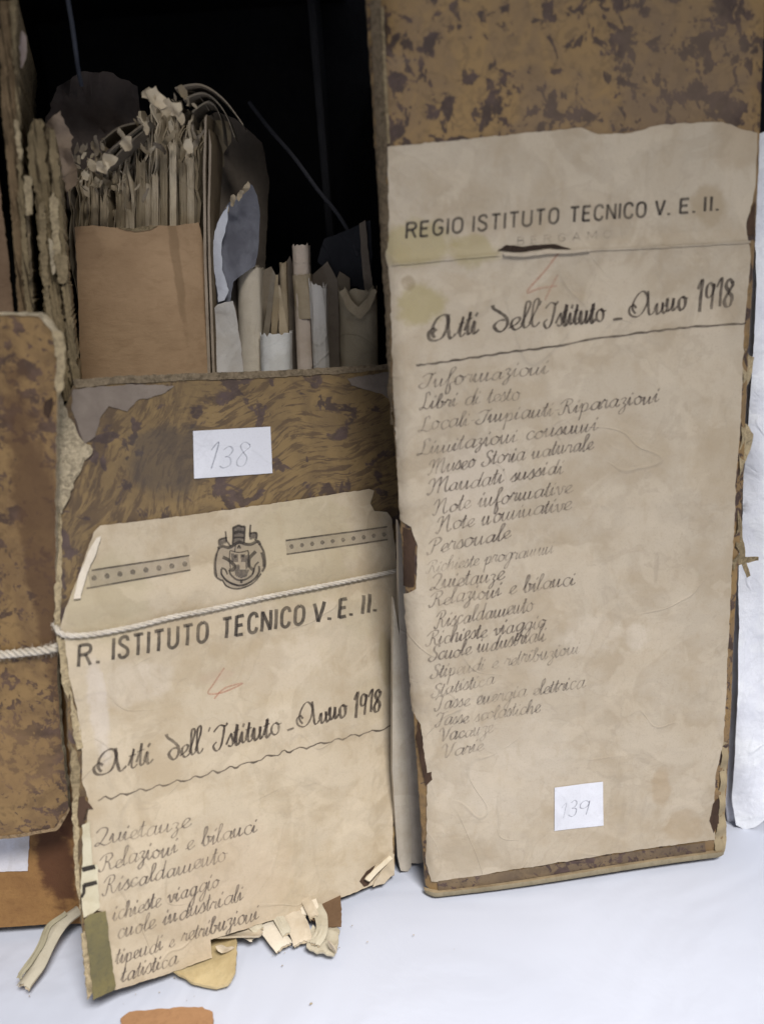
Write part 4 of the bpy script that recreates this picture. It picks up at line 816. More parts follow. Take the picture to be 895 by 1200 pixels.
# ragged bundle: upright sheets with crumbling tops
rnd = random.Random(21)
pmats = [paper('old_sheet_%s' % n, c, wr=.8) for n, c in (('tan', (.31, .25, .165)), ('pale', (.46, .385, .275)), ('grey', (.24, .20, .15)), ('cream', (.60, .51, .37)))]
bun = empty('paper_bundle', fc.M @ Vector((fc.uv(160, 500)[0], .01, -.02)), 'ragged bundle of crumbling brown papers rising above the brown cardboard folder', 'paper bundle')
tops = [(84, 215), (90, 200), (97, 190), (104, 200), (110, 206), (118, 196), (126, 205), (133, 196), (140, 215), (148, 185), (156, 150), (164, 170), (172, 155), (180, 165), (188, 150), (196, 168), (204, 150), (212, 170), (220, 140), (228, 145)]
def folded(name, top, wpx, y, mat, parent, seed, nest=3, base_y=900, depth=.014, jag=.0016, dx=0, slope=0.0, crush=.05, full=False):
    """a folded or rolled document standing upright: nested U-shaped leaves with a real opening on top"""
    rr = random.Random(seed); d = ray(*top); P1 = CAM+d*(y/d.y); r = wpx/2/FPX*(P1-CAM).dot(FWD)
    d0 = ray(top[0]+dx, base_y); P0 = CAM+d0*(y/d0.y); P0.z = max(P0.z, .006)
    V = []; F = []; mi = []; NR = 26
    for k in range(nest):
        rk = r-k*.0009-.0002
        if rk < .0012: break
        if full: ang = [math.radians(q) for q in range(-170, 171, 17)]; prof = [(math.sin(q)*rk, -math.cos(q)*rk+r) for q in ang]
        else:
            prof = [(-rk*1.0, r+depth-k*.002), (-rk*1.02, r+depth*.5)]+[(math.sin(math.radians(q))*rk, -math.cos(math.radians(q))*rk*.8+r) for q in range(-90, 91, 12)]+[(rk*1.02, r+depth*.5), (rk, r+depth-k*.002)]
        n = len(prof); ztop = P1.z-rr.uniform(0, .004)*(k > 0)+rr.uniform(-.001, .003)*(k > 0)
        for side in (0, 1):
            b = len(V)
            for i in range(NR+1):
                t = 1-(1-i/NR)**1.6 if i else 0
                for j, (px_, py_) in enumerate(prof):
                    zt = ztop+jag*(mnoise.noise(Vector((j*.9, seed, k)))*2)+slope*px_
                    z = P0.z+(zt-P0.z)*t; ax = P0.x+(P1.x-P0.x)*t; ay = P0.y+(P1.y-P0.y)*t
                    sc_ = 1+crush*mnoise.noise(Vector((z*45, j*.35, seed+k*.2)))*2; th_ = -.00022 if side else 0
                    L_ = math.hypot(px_, py_-r)+1e-6
                    V.append((ax+px_*sc_+px_/L_*th_, ay+(py_-r)*sc_+r+(py_-r)/L_*th_+.0006*mnoise.noise(Vector((z*160, j*.8, seed))), z))
            for i in range(NR):
                for j in range(n-1):
                    q = (b+i*n+j, b+i*n+j+1, b+(i+1)*n+j+1, b+(i+1)*n+j); F.append(q if not side else q[::-1])
            if side:
                bb = b-(NR+1)*n
                for j in range(n-1): F.append((bb+NR*n+j, bb+NR*n+j+1, b+NR*n+j+1, b+NR*n+j))
    return mk(name, V, F, mat, parent, None, None, True)
def leaf(name, x, ytop, y, mat, parent, seed, th=.0004, dep=.022, xb=None, curl_=None):
    """one upright sheet of the bundle, its ragged front edge towards the viewer"""
    rr = random.Random(seed); d = ray(x, ytop); P1 = CAM+d*(y/d.y); d0 = ray(x+rr.uniform(-2, 2) if xb is None else xb, 300); P0 = CAM+d0*(y/d0.y)
    z0 = .03; NR = 34; ND = 4; cu = curl_ if curl_ is not None else rr.uniform(-1, 1)*.006; ph = rr.uniform(0, 6); yaw = rr.uniform(-.35, .35); V = []; F = []
    H = P1.z-P0.z
    for side in (0, 1):
        for i in range(NR+1):
            for j in range(ND+1):
                zt = P1.z+.006*mnoise.noise(Vector((j*1.3, seed, 0)))+.002*mnoise.noise(Vector((j*3.1, seed, 5)))
                t = i/NR; z = z0+(zt-z0)*(1-(1-t)**1.5)
                up = max(0, (z-P0.z)/H) if z > P0.z else 0
                fx = P0.x+(P1.x-P0.x)*up+.0007*math.sin(z*170+ph)+cu*up**3+.0016*up*math.sin(z*480+ph*2)*rr_s(seed)*2
                jag = .0016*mnoise.noise(Vector((z*300, seed, 1)))+.0009*mnoise.noise(Vector((z*900, seed, 2)))
                yy = y+(jag if j == 0 else 0)+dep*j/ND+abs(cu)*.6*up**3
                V.append((fx+yaw*dep*j/ND+(th if side else 0), yy, z))
    n = ND+1; N = (NR+1)*n
    for side in (0, 1):
        for i in range(NR):
            for j in range(ND):
                q = (side*N+i*n+j, side*N+i*n+j+1, side*N+(i+1)*n+j+1, side*N+(i+1)*n+j); F.append(q if side else q[::-1])
    for i in range(NR): F.append((i*n, N+i*n, N+(i+1)*n, (i+1)*n))
    for j in range(ND): F.append((NR*n+j, NR*n+j+1, N+NR*n+j+1, N+NR*n+j)[::-1])
    return mk(name, V, F, mat, parent, None, None, [True]*(2*NR*ND)+[False]*(NR+ND))
def rr_s(s): return ((int(s)*7919) % 13)/13-.5
def topline(x):
    L = [(80, 205), (95, 185), (110, 178), (130, 185), (145, 175), (160, 150), (175, 125), (190, 120), (205, 125), (220, 130), (236, 140)]
    for (a, ya), (b, yb) in zip(L, L[1:]):
        if a <= x <= b: return ya+(yb-ya)*(x-a)/(b-a)
    return 180
x = 83.0; i = 0
while x < 233:
    yt = topline(x)+rnd.uniform(-6, 38)*(rnd.random()**.7)
    leaf('sheet', x, yt, .3955+rnd.uniform(0, .008), pmats[rnd.choice((0, 0, 1, 1, 2, 3))], bun, 700+i, th=rnd.choice((.00035, .0005, .0008, .0012)))
    x += rnd.uniform(1.1, 2.6); i += 1
for j, (x, yt, w_) in enumerate([(97, 232, 7), (110, 222, 8), (121, 236, 10), (140, 228, 9), (151, 246, 12), (164, 190, 11), (172, 215, 10), (181, 205, 9), (191, 175, 8), (202, 168, 9), (213, 190, 9), (222, 185, 10), (131, 210, 6)]):
    folded('folded_sheet', (x, yt), w_, .3925+rnd.uniform(0, .003), pmats[rnd.choice((1, 3, 1, 0))], bun, 820+j, nest=2, base_y=500, depth=.01, jag=.003, dx=rnd.uniform(-2, 6), crush=.10)
def crumple(name, cx, cy, r, y, mat, parent, seed, sx=1., sy=1., rot=0, bend=1., th=.0003, group=None):
    """a small torn piece of paper bent round its own crease"""
    rr = random.Random(seed); fr = Frame(frontal(y).O, Vector((math.cos(rr.uniform(-.8, .8)), math.sin(rr.uniform(-.8, .8)), 0)), (0, rr.uniform(-.5, .5), 1)); fr.O = CAM+ray(cx, cy)*(y/ray(cx, cy).y)
    fr = Frame(fr.O, fr.U, fr.V); rm = r/FPX*y*1.02; n = rr.randint(5, 8); P = []
    for i in range(n):
        a = 6.283*i/n+rr.uniform(-.3, .3); q = rm*rr.uniform(.65, 1.15); x0, y0 = math.cos(a)*q*sx, math.sin(a)*q*sy
        P.append((x0*math.cos(rot)-y0*math.sin(rot), x0*math.sin(rot)+y0*math.cos(rot)))
    ca = rr.uniform(0, 3.14); kx, ky = math.cos(ca), math.sin(ca); k2 = rr.uniform(40, 130)*bend
    return sheet(name, P, fr, mat, th=th, jit=rm*.12, step=max(.0009, rm*.25), seg=max(.0006, rm*.12), px=False, parent=parent, seed=seed*.37,
                 h=lambda u, v: k2*(u*kx+v*ky)**2+abs(u*ky-v*kx)*rr_s(seed)+.0005*math.sin(u*900+v*700))
sc_pts = []
for i in range(75):
    t = rnd.random()
    if t < .45: x, y = rnd.uniform(80, 135), rnd.uniform(165, 225)
    elif t < .8: x, y = rnd.uniform(165, 240), rnd.uniform(108, 180)
    else: x, y = rnd.uniform(120, 175), rnd.uniform(140, 250)
    sc_pts.append((x, y))
for i, (x, y) in enumerate(sc_pts):
    crumple('sheet', x, y, rnd.uniform(2.5, 7.5), .382+rnd.uniform(-.004, .02), pmats[0 if rnd.random() < .25 else rnd.choice((1, 2, 2, 3))], bun, 300+i, sx=rnd.uniform(.25, .8), sy=rnd.uniform(.9, 1.8), rot=rnd.uniform(-1, 1), bend=1.5, th=.0002)
for i, (x, y, r, sx, rot, mi_) in enumerate([(183, 116, 10, 1.5, -.5, 3), (196, 124, 9, 1.2, -.9, 1), (205, 128, 8, 1.4, -.4, 3), (176, 111, 7, 1.2, -.2, 1), (212, 138, 9, .6, .3, 1), (128, 187, 8, 1.1, .3, 1), (120, 196, 7, 1.3, -.3, 3), (108, 193, 7, .8, .7, 1), (100, 205, 6, .8, .2, 3), (222, 172, 11, .5, .2, 3), (172, 150, 9, .5, .2, 1), (166, 142, 8, .5, .8, 3), (150, 168, 8, .9, -.6, 1)]):
    crumple('sheet', x, y, r, .3745, pmats[mi_], bun, 500+i, sx=sx, sy=1., rot=rot, bend=.5, th=.0006)
# dark curled strips over its top
M_dkp = paper('dark_leaf', (.20, .17, .13), wr=.8)
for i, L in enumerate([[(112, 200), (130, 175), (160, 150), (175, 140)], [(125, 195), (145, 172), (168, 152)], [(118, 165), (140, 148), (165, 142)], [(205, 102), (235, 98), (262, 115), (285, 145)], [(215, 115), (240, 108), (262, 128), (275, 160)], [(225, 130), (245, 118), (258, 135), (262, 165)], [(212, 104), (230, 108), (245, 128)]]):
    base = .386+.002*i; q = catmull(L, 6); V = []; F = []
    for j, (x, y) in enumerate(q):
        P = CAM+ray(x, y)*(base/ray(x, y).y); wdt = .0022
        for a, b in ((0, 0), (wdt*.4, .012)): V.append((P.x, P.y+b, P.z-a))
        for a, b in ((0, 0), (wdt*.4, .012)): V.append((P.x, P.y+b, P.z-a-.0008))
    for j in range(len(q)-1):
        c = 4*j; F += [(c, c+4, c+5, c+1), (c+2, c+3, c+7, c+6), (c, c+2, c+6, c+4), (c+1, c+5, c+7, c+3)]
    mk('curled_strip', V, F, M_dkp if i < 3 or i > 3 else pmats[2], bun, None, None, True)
# upright grey folder beside the bundle
ff = frontal(.412)
ua, _ = ff.uv(247, 300)
M_fold = card('grey_folder_paper', (.20, .165, .13), (.14, .115, .09), (1, 1, 1), .8, bumpd=.0002)
o = sheet('paper_folder', [(243, 135), (250, 128), (268, 130), (292, 148), (300, 200), (300, 435), (310, 900), (262, 900), (250, 437), (246, 300)], ff, [M_fold, pmats[3]], th=.0008, jit=.0003, step=.004, h=lambda u, v: -90*max(0, u-ua)**2-.02*(u-ua), seed=71.)
setp(o, 'grey-brown folder curving back beside the ragged bundle, behind its pale edges', 'folder')
fe = frontal(.389)
for i, (q, lb) in enumerate([([(240, 138), (242.5, 134), (241, 200), (242, 300), (247, 437), (262, 900), (258, 900), (243.5, 437), (239, 300), (238, 200)], 'thin cream board seen on edge, touching the brown cardboard folder'),
                             ([(245, 150), (248, 170), (246, 250), (247, 300), (252, 437), (268, 900), (264.5, 900), (249, 437), (244, 300), (243.5, 250), (245, 180)], 'thin cream board seen on edge, next to the curved grey-brown folder')]):
    o = sheet('divider_board', q, fe, [card('divider_edge_%d' % i, (.40, .33, .25), (.25, .2, .15), (5, .3, 1)), M_board], off=-.03, th=.03, jit=.0001, step=.004, seed=73.+i)
    setp(o, lb, 'divider board', 'divider boards in the open box')
# folded documents
def roll(u0, r, s=1): return lambda u, v: s*(math.sqrt(max(0, r*r-min(r, abs(u-u0))**2))-r*.0)
docs = []
def doc(name, poly, y, mat, label, seed, kind='flat', rr=None, group='folded documents standing in the open box', th=.0009, hh=None, cat='document'):
    fr = frontal(y); h = hh(fr) if hh else (lambda u, v: 0)
    if kind == 'roll':
        xs = [fr.uv(*q)[0] for q in poly]; uc = fr.uv(*rr[0])[0]; r = rr[1]
        h = roll(uc, r)
    o = sheet(name, poly, fr, mat, th=th, jit=.0003, step=.002 if kind == 'roll' else .003, h=h, seed=seed)
    setp(o, label, cat, group); return o, fr
mA = paper('document_bluish', (.42, .43, .50), (.33, .33, .38), wr=1.); mB = paper('document_grey_white', (.58, .555, .52), wr=1.); mC = paper('document_cream', (.60, .54, .44), wr=1.)
mD = paper('document_white', (.72, .72, .70), (.6, .58, .52), wr=.8); mE = paper('document_tan', (.40, .33, .23), wr=1.); mF = paper('document_pinkish', (.60, .51, .43), wr=.8)
GD = 'folded documents standing in the open box'
o, _ = doc('document', [(250, 290), (254, 262), (261, 248), (266, 238), (272, 232), (280, 222), (286, 212), (292, 214), (297, 226), (300, 250), (299, 290), (296, 312), (282, 322), (273, 330), (270, 352), (280, 900), (262, 900), (255, 356), (252, 320)], .4015, [paper('document_bluish', (.20, .205, .235), (.11, .11, .13), wr=1.6, amt=.9), mA], 'bluish torn sheet standing behind the other documents, beside the grey-brown folder', 81., hh=lambda fr: (lambda u, v: -.9*max(0, u-fr.uv(262, 300)[0])+.0010*math.sin(v*160)))
sheet('pale_edge', [(249, 285), (255, 262), (262, 248), (268, 240), (266, 262), (260, 285), (262, 320), (268, 340), (263, 352), (256, 354), (251, 315)], frontal(.3975), paper('document_white_blue', (.58, .60, .65), (.46, .47, .52)), th=.0005, jit=.0006, step=.002, parent=o, seed=80., h=lambda u, v: .0008*math.sin(v*200))
for k, (x, y) in enumerate([(266, 248), (273, 236), (262, 262), (281, 228), (288, 220)]): crumple('torn_flake', x, y, 6, .3995, mE, o, 900+k, sx=.6, sy=1.2, rot=-.5)
o, _ = doc('document', [(243, 372), (249, 364), (255, 357), (263, 354), (271, 353), (274, 365), (279, 400), (283, 435), (300, 900), (272, 900), (253, 437), (247, 400)], .395, [mB, mF], 'grey-white folded sheet, leftmost of the front row of documents, below the bluish torn sheet', 82., hh=lambda fr: (lambda u, v: -.8*max(0, u-fr.uv(256, 400)[0])+.0006*math.sin(v*120)))
def fdoc(top, w_, y, mat, label, seed, **kw):
    o = folded('document', top, w_, y, mat, None, seed, **kw); setp(o, label, 'document', GD); return o
fdoc((290, 314), 29, .410, mC, 'cream rounded document between the grey-white sheet and the bright white folded one', 83, nest=3, dx=10, slope=-.1, jag=.0006, crush=.03)
o = fdoc((321, 392), 37, .404, mD, 'bright white folded document, open at the top, in the middle of the box', 84, nest=2, dx=8, jag=.0012, crush=.03, depth=.010)
for j, (q, mt) in enumerate([([(307, 398), (310, 380), (317, 330), (320, 316), (323, 322), (318, 370), (314, 400)], M_dkp), ([(317, 400), (320, 345), (323, 322), (326, 322), (327, 360), (324, 402)], pmats[0]), ([(328, 398), (326, 360), (325, 335), (328, 334), (333, 362), (338, 390), (334, 398)], pmats[1]), ([(321, 404), (321, 360), (323, 352), (325, 404)], M_fold)]):
    sheet('inner_leaf', q, frontal(.409+.0012*j), mt, th=.0003, jit=.0003, step=.002, parent=o, seed=85.+j, h=lambda u, v: .0006*math.sin(v*300))
fdoc((331, 308), 9, .4185, mE, 'narrow dark tan document just behind the bright white folded one', 86, nest=1, dx=20, jag=.0008, depth=.008)
o = fdoc((351, 287), 20, .415, mF, 'tallest rolled document, tan band above and pinkish-white below', 87, nest=3, dx=24, jag=.0008, crush=.03)
d = ray(353, 374); Pq = CAM+d*(.4149/d.y)
bd = folded('paper_band', (352.5, 322), 23, .4143, mE, o, 88, nest=1, base_y=374, dx=4.5, jag=.0006, crush=.03, depth=.008)
fdoc((371, 334), 20, .4125, mB, 'crumpled grey-white document between the tallest roll and the wide tan one', 89, nest=3, dx=28, jag=.003, crush=.14, slope=-.3)
o = fdoc((419, 340), 47, .418, paper('document_khaki', (.43, .37, .27), wr=1.4), 'wide tan rolled document at the right of the open box, notched at its top', 90, nest=3, dx=14, jag=.0035, crush=.05, depth=.012)
for k, q in enumerate([[(398, 342), (404, 338), (412, 352), (420, 360), (430, 350), (436, 338), (442, 341), (434, 362), (422, 374), (408, 364)]]):
    frk = frontal(.4168); ucc = frk.uv(420, 350)[0]
    sheet('collar_fold', q, frk, mE, off=0, th=.0004, jit=.0004, step=.002, h=lambda u, v: -28*(u-ucc)**2, parent=o, seed=91.)
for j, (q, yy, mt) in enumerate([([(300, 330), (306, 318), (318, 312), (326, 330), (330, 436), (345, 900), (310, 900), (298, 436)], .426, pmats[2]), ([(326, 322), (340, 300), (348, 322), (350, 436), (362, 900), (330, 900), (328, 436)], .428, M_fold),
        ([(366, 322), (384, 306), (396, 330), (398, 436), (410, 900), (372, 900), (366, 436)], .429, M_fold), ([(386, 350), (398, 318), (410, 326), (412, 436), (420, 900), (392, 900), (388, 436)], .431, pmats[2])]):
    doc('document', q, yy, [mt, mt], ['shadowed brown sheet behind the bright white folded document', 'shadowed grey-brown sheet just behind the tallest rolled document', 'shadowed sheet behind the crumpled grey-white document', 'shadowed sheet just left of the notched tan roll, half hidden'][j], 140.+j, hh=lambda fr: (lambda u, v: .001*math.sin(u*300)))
# dark sheets behind
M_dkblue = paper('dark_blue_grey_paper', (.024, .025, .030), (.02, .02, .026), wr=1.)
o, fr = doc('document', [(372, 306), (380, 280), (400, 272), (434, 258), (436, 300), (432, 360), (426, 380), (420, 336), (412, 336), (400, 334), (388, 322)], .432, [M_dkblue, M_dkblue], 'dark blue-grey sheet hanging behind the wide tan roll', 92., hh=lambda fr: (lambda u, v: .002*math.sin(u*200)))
slabo = frontal(.427)
doc('document', [(421, 262), (428, 258), (432, 300), (438, 345), (436, 380), (428, 350), (424, 310)], .428, [M_fold, M_fold], 'thin grey sheet standing against the right inner wall of the open box', 93.)
# thin black cord hanging in the dark
pth = [CAM+ray(x, y)*(yy/ray(x, y).y) for x, y, yy in ((292, 120, .46), (315, 150, .455), (345, 185, .45), (372, 222, .445), (395, 250, .44), (410, 275, .435), (420, 300, .432))]
o = tube('cord', catmull([tuple(q) for q in pth], 10), .0010, card('dark_cord', (.05, .05, .058)), sides=8); setp(o, 'dark flat cord slanting down through the black interior of the open box', 'cord')
pth = [CAM+ray(x, y)*(yy/ray(x, y).y) for x, y, yy in ((74, -60, .37), (78, -20, .37), (80, 0, .37), (85, 30, .37), (89, 60, .37), (92, 82, .375), (96, 100, .38))]
o = tube('cord', catmull([tuple(q) for q in pth], 10), .0009, card('bluish_cord', (.05, .055, .07)), sides=8); setp(o, 'thin bluish cord hanging down at the upper left over the ragged bundle', 'cord')
# crumpled grey paper at the top left of the bundle, behind the torn wall
mcg = paper('dusty_grey_paper', (.15, .12, .105), (.09, .075, .07), wr=1.6)
o = sheet('wrapping_paper', [(52, 150), (62, 128), (72, 100), (92, 84), (130, 86), (160, 100), (170, 150), (165, 240), (150, 430), (90, 430), (76, 240), (62, 175)], frontal(.42), mcg, th=.0005, jit=.001, step=.003, seed=95., h=lambda u, v: .007*mnoise.noise(Vector((u*70, v*70, 7)))+.003*mnoise.noise(Vector((u*190, v*190, 2))))
setp(o, 'dusty grey crumpled wrapping paper behind the left of the ragged bundle', 'wrapping paper')
o = sheet('wrapping_paper', [(50, 150), (58, 142), (72, 130), (80, 150), (86, 170), (92, 215), (80, 225), (70, 200), (62, 165), (52, 160)], frontal(.366), paper('brown_shred', (.26, .20, .15), wr=1.6), th=.0005, jit=.0012, step=.0022, seed=96., h=lambda u, v: .004*mnoise.noise(Vector((u*160, v*160, 7))))
setp(o, 'brown torn shred of wrapping between the torn left wall and the ragged bundle', 'wrapping paper')

# ================================================================== BETWEEN AND BESIDE THE BOXES
mG = paper('grey_file_paper', (.36, .32, .27), (.26, .22, .18), wr=.6)
fr = frontal(.3515, 14)
o = sheet('file_folder', [(466, 610), (474, 640), (480, 760), (488, 850), (495, 950), (498, 1010), (492, 1012), (482, 1012), (478, 960), (472, 850), (468, 750)], fr, mG, off=-.003, th=.003, jit=.0001, step=.003, seed=101., h=lambda u, v: -.6*(u-fr.uv(480, 850)[0])**2*40)
setp(o, 'grey file folder, right of the two, squeezed against the tall box', 'file folder', 'file folders between the boxes')
fr1 = frontal(.3525, 14)
o = sheet('file_folder', [(460, 700), (470, 760), (474, 850), (478, 930), (482, 985), (481, 1014), (477, 1019), (468, 1017), (464, 1000), (458, 900)], fr1, paper('grey_file_paper_light', (.40, .36, .30), wr=.6), off=-.002, th=.003, jit=.0001, step=.003, seed=102., h=lambda u, v: -(u-fr1.uv(470, 850)[0])*.2)
setp(o, 'grey file folder with rounded foot, left of the two, beside box 138', 'file folder', 'file folders between the boxes')
# white papers at the right
mW = paper('white_file_paper', (.74, .76, .82), (.66, .68, .76), .35, wr=1.8)
fwp = frontal(.3665, 0)
wp = empty('paper_file', (.19, .37, 0), 'thick white paper file standing at the right edge of the picture beside the tall box', 'paper file')
sheet('cover_sheet', [(887, 158), (905, 150), (1050, 150), (1050, 950), (915, 952), (895, 958), (882, 968), (871, 972), (862, 967), (858, 940), (862, 800), (868, 650), (876, 500), (884, 350)], fwp, mW, off=0, th=.0006, jit=.0002, step=.004, seed=111., parent=wp, h=lambda u, v: -60*max(0, fwp.uv(880, 600)[0]-u)**2+.003*mnoise.noise(Vector((u*60, v*38, 3)))+.0012*math.sin(u*260+v*40))
sheet('inner_sheet', [(884, 165), (890, 160), (900, 400), (890, 955), (856, 966), (851, 960), (848, 940), (852, 800), (857, 650), (866, 500), (876, 350), (882, 220)], frontal(.3735), paper('white_inner_paper', (.66, .67, .74), wr=.6), off=0, th=.0012, jit=.0001, step=.004, seed=112., parent=wp, h=lambda u, v: .0005*math.sin(v*90))
for k in range(4):
    sheet('inner_sheet', [(888, 172), (905, 165), (1040, 165), (1040, 945), (885, 958), (868, 960), (862, 800), (870, 550), (882, 300)], frontal(.378+.006*k), M_stick if k % 2 else mW, off=0, th=.003, jit=.0002, step=.008, seed=113.+k, parent=wp, h=zero)

# ================================================================== SCRAPS ON THE TABLE
ft = Frame((0, 0, 0.0), (1, 0, 0), (0, 1, 0))
def scrap(poly, mat, label, seed, h=None, th=.0006, z=.0004, jit=.0005, name='paper_scrap', cat='paper scrap', group='torn scraps on the table'):
    hf = h or (lambda u, v: 0)
    o = sheet(name, poly, ft, mat, off=z, th=th, jit=jit, step=.0018, seed=seed, h=hf)
    if label: setp(o, label, cat, group)
    return o
def curl(cx, cy, k, a=0, base=0.0):
    u0, v0 = ft.uv(cx, cy); ca, sa = math.cos(a), math.sin(a)
    return lambda u, v: base+k*((u-u0)*ca+(v-v0)*sa)**2
mS1 = paper('scrap_yellowed', (.52, .42, .24), (.36, .27, .13), .7, wr=1.3); mS2 = paper('scrap_beige', (.50, .43, .33), wr=1.6); mS3 = paper('scrap_grey', (.44, .40, .31), wr=1.6)
scrap([(185, 1138), (200, 1120), (230, 1100), (270, 1090), (280, 1118), (277, 1150), (268, 1161), (255, 1163), (225, 1158), (205, 1150)], mS1, 'yellowed rounded flap of paper sticking out under the lower left of box 138', 121., curl(240, 1125, 18, .3, .001), th=.0012)
scrap([(244, 1105), (262, 1096), (300, 1092), (310, 1108), (306, 1117), (280, 1117), (252, 1124)], mS2, 'beige folded slip lying on the yellowed flap under box 138', 122., lambda u, v, f=curl(280, 1106, 60, 1.5): .006+f(u, v), th=.001)
def strip(name, pts, wpx, mat, label, seed, lift=.006, arch=.30, n=16, parent=None, layers=2, tip=.002):
    """a curled strip of paper lying on the cloth, arched across its width; pts run outwards from under the box"""
    rr = random.Random(seed); c = catmull([ft.uv(*q) for q in pts], n//(len(pts)-1)+1); wd = wpx/FPX*.36; V = []; F = []; K = 9; root = None
    for ly in range(layers):
        V = []; F = []
        for side in (0, 1):
            for i, (u, v) in enumerate(c):
                t = i/(len(c)-1); a = c[max(i-1, 0)]; b2 = c[min(i+1, len(c)-1)]; dx, dy = b2[0]-a[0], b2[1]-a[1]; L = math.hypot(dx, dy)+1e-9; nx, ny = -dy/L, dx/L
                wn = wd*(1-.12*ly)*(1+.12*mnoise.noise(Vector((t*5, seed, ly))))
                for j in range(K+1):
                    q = (j/K-.5); r_ = q*wn; ext = (.0010*mnoise.noise(Vector((q*9, seed, ly))) if i == len(c)-1 else 0)
                    z = .0007+lift*(1-t)**.8+tip*t+arch*wn*(.25-q*q)*(1+.5*t)-.0008*ly+.0006*mnoise.noise(Vector((t*4, q*5, seed)))+(.0004 if side == 0 else 0)
                    V.append((u+nx*r_+dx/L*ext, v+ny*r_+dy/L*ext, max(z, .0003+.0003*(side == 0))))
        n_ = K+1; N = len(c)*n_
        for i in range(len(c)-1):
            for j in range(K):
                q = (i*n_+j, i*n_+j+1, (i+1)*n_+j+1, (i+1)*n_+j); F.append(q[::-1]); F.append(tuple(N+k for k in q))
        B = [j for j in range(n_)]+[i*n_+K for i in range(1, len(c))]+[(len(c)-1)*n_+j for j in range(K-1, -1, -1)]+[i*n_ for i in range(len(c)-2, 0, -1)]
        for i in range(len(B)): p_, q_ = B[i], B[(i+1) % len(B)]; F.append((p_, q_, N+q_, N+p_))
        o = mk(name if ly == 0 else 'under_layer', V, F, mat if ly == 0 else mE, root, None, None, True)
        if ly == 0: root = o; setp(o, label, 'paper scrap', 'torn scraps on the table')
    return root
strip('paper_scrap', [(296, 1072), (308, 1086), (320, 1102), (334, 1117)], 24, mC, 'cream curled strip pointing down from under box 138, left of the pair', 124)
strip('paper_scrap', [(326, 1062), (338, 1078), (350, 1096), (356, 1112)], 25, mS2, 'beige creased strip pointing down from under box 138, right of the pair', 125, lift=.008)
strip('paper_scrap', [(352, 1050), (360, 1066), (366, 1084)], 22, mC, 'cream scrap tucked right under the edge of box 138 beside the brown piece', 126, lift=.010, tip=.005)
strip('paper_scrap', [(268, 1082), (280, 1090), (296, 1100), (306, 1106)], 15, mS3, 'grey-beige slip leaning over the left of the two curled strips', 138, lift=.009, tip=.006)
strip('paper_scrap', [(338, 1052), (332, 1070), (322, 1084), (312, 1092)], 12, mS2, 'narrow beige strip curling leftwards over the scraps under box 138', 139, lift=.012, tip=.008)
strip('paper_scrap', [(310, 1058), (318, 1074), (328, 1092), (338, 1106)], 13, mS3, 'thin grey strip between the cream and the beige curled strips under box 138', 151, lift=.010, tip=.004, arch=.4)
strip('paper_scrap', [(346, 1046), (352, 1062), (362, 1078), (370, 1090)], 13, mS2, 'short beige strip lying across the brown torn piece under box 138', 152, lift=.012, tip=.006, arch=.4)
strip('paper_scrap', [(246, 1098), (262, 1100), (280, 1104), (298, 1112)], 10, mC, 'narrow cream slip lying flat along the lower edge of label 138', 153, lift=.005, tip=.004, arch=.3, layers=1)
strip('paper_scrap', [(372, 1076), (378, 1090), (378, 1106), (370, 1118)], 15, mS3, 'grey curled strip crossing onto the crumpled scrap below the brown piece', 145, lift=.006, tip=.004)
scrap([(362, 1055), (400, 1045), (401, 1096), (384, 1097), (366, 1088)], card('brown_scrap_paper', (.17, .105, .06), (.10, .06, .035), (1, 1, 1)), 'dark brown torn piece sticking out under the right half of box 138', 127., lambda u, v: .004)
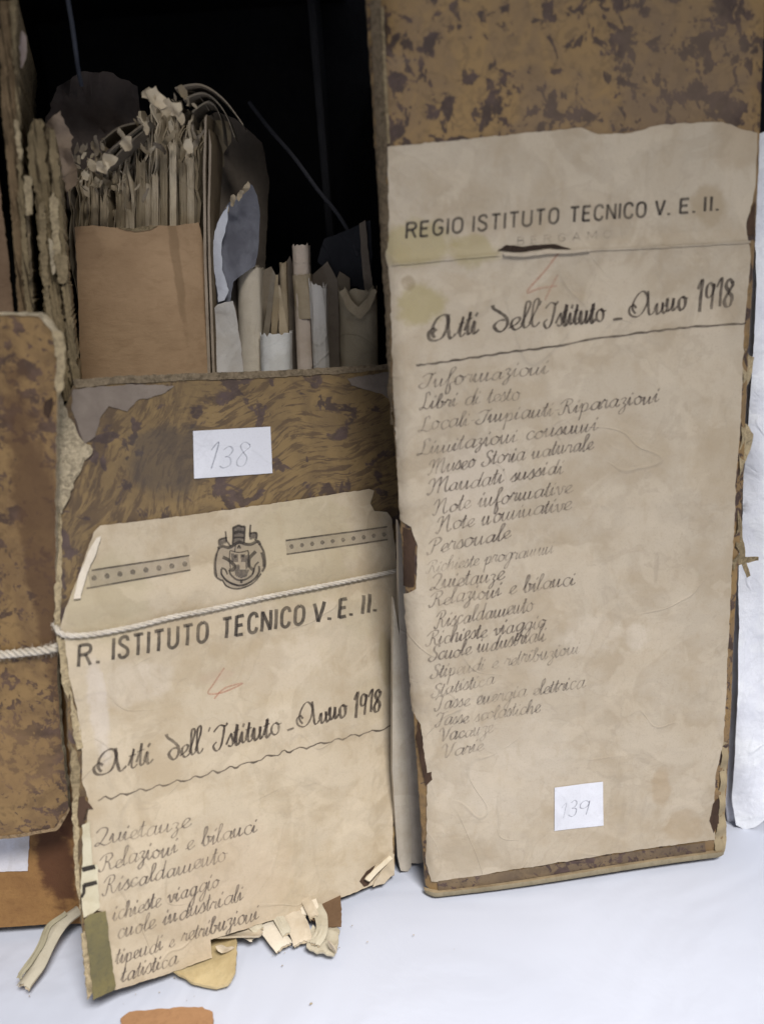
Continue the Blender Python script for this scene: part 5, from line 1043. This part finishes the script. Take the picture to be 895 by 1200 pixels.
scrap([(362, 1102), (368, 1094), (384, 1098), (392, 1092), (399, 1098), (395, 1122), (392, 1127), (372, 1124), (360, 1118)], mS3, 'greyish crumpled scrap at the right end of the scraps, below the brown piece', 128., lambda u, v: .002+.0030*abs(mnoise.noise(Vector((u*180, v*180, 3)))), th=.0008)
# folded strip at the left on the cloth
fs = strip('paper_scrap', [(98, 1094), (78, 1106), (62, 1126), (48, 1148), (30, 1166)], 19, mS3, 'folded grey-beige paper strip lying on the cloth, left of the foot of box 138', 131, lift=.012, tip=.003, arch=.7, layers=2)
strip('paper_scrap', [(84, 1100), (64, 1112), (54, 1132), (40, 1150), (26, 1162)], 8, paper('strip_olive', (.33, .30, .21), wr=.8), 'narrow olive strip lying on top of the folded grey-beige strip', 132, lift=.013, tip=.006, arch=.3, layers=1)
scrap([(142, 1198), (152, 1190), (190, 1186), (214, 1184), (238, 1184), (250, 1190), (248, 1225), (150, 1235)], card('orange_scrap_board', (.36, .20, .10), (.26, .14, .07), (1, 1, 1)), 'orange-brown board fragment lying on the cloth at the bottom edge of the picture', 134., None, .0014, name='board_fragment', cat='board fragment')

for k, (x, y, r, sx, rt, mt, lb) in enumerate([(262, 1112, 11, .5, 1.2, mS2, 'small beige flake on the yellowed flap'), (388, 1108, 9, .6, .9, mS2, 'beige flake on the crumpled greyish scrap')]):
    d = ray(x, y+4); Pp = CAM+d*((.006-CAM_H)/d.z)
    o = crumple('paper_scrap', x, y, r, Pp.y, mt, None, 950+k, sx=sx, sy=1.3, rot=rt, bend=2.0, th=.0005); setp(o, lb, 'paper scrap', 'torn scraps on the table')
V = []; F = []
rc = random.Random(5)
for k in range(40):
    cx = rc.gauss(250, 120); cy = 1125+rc.gauss(0, 40)-(cx-250)*.12
    if cy < 1062: continue
    u, v = ft.uv(cx, cy); r = rc.uniform(.00015, .00045)*(1 if k % 6 else 1.6); b = len(V); n = 5
    for i in range(n): a = 6.283*i/n; q = r*rc.uniform(.5, 1.2); V.append((u+q*math.cos(a), v+q*math.sin(a), .0004))
    V.append((u, v, r*.7)); F += [(b+i, b+(i+1) % n, b+n) for i in range(n)]
setp(mk('paper_crumbs', V, F, M_tornlight), 'tiny crumbs of old paper on the white cloth below the boxes', 'crumbs', kind='stuff')
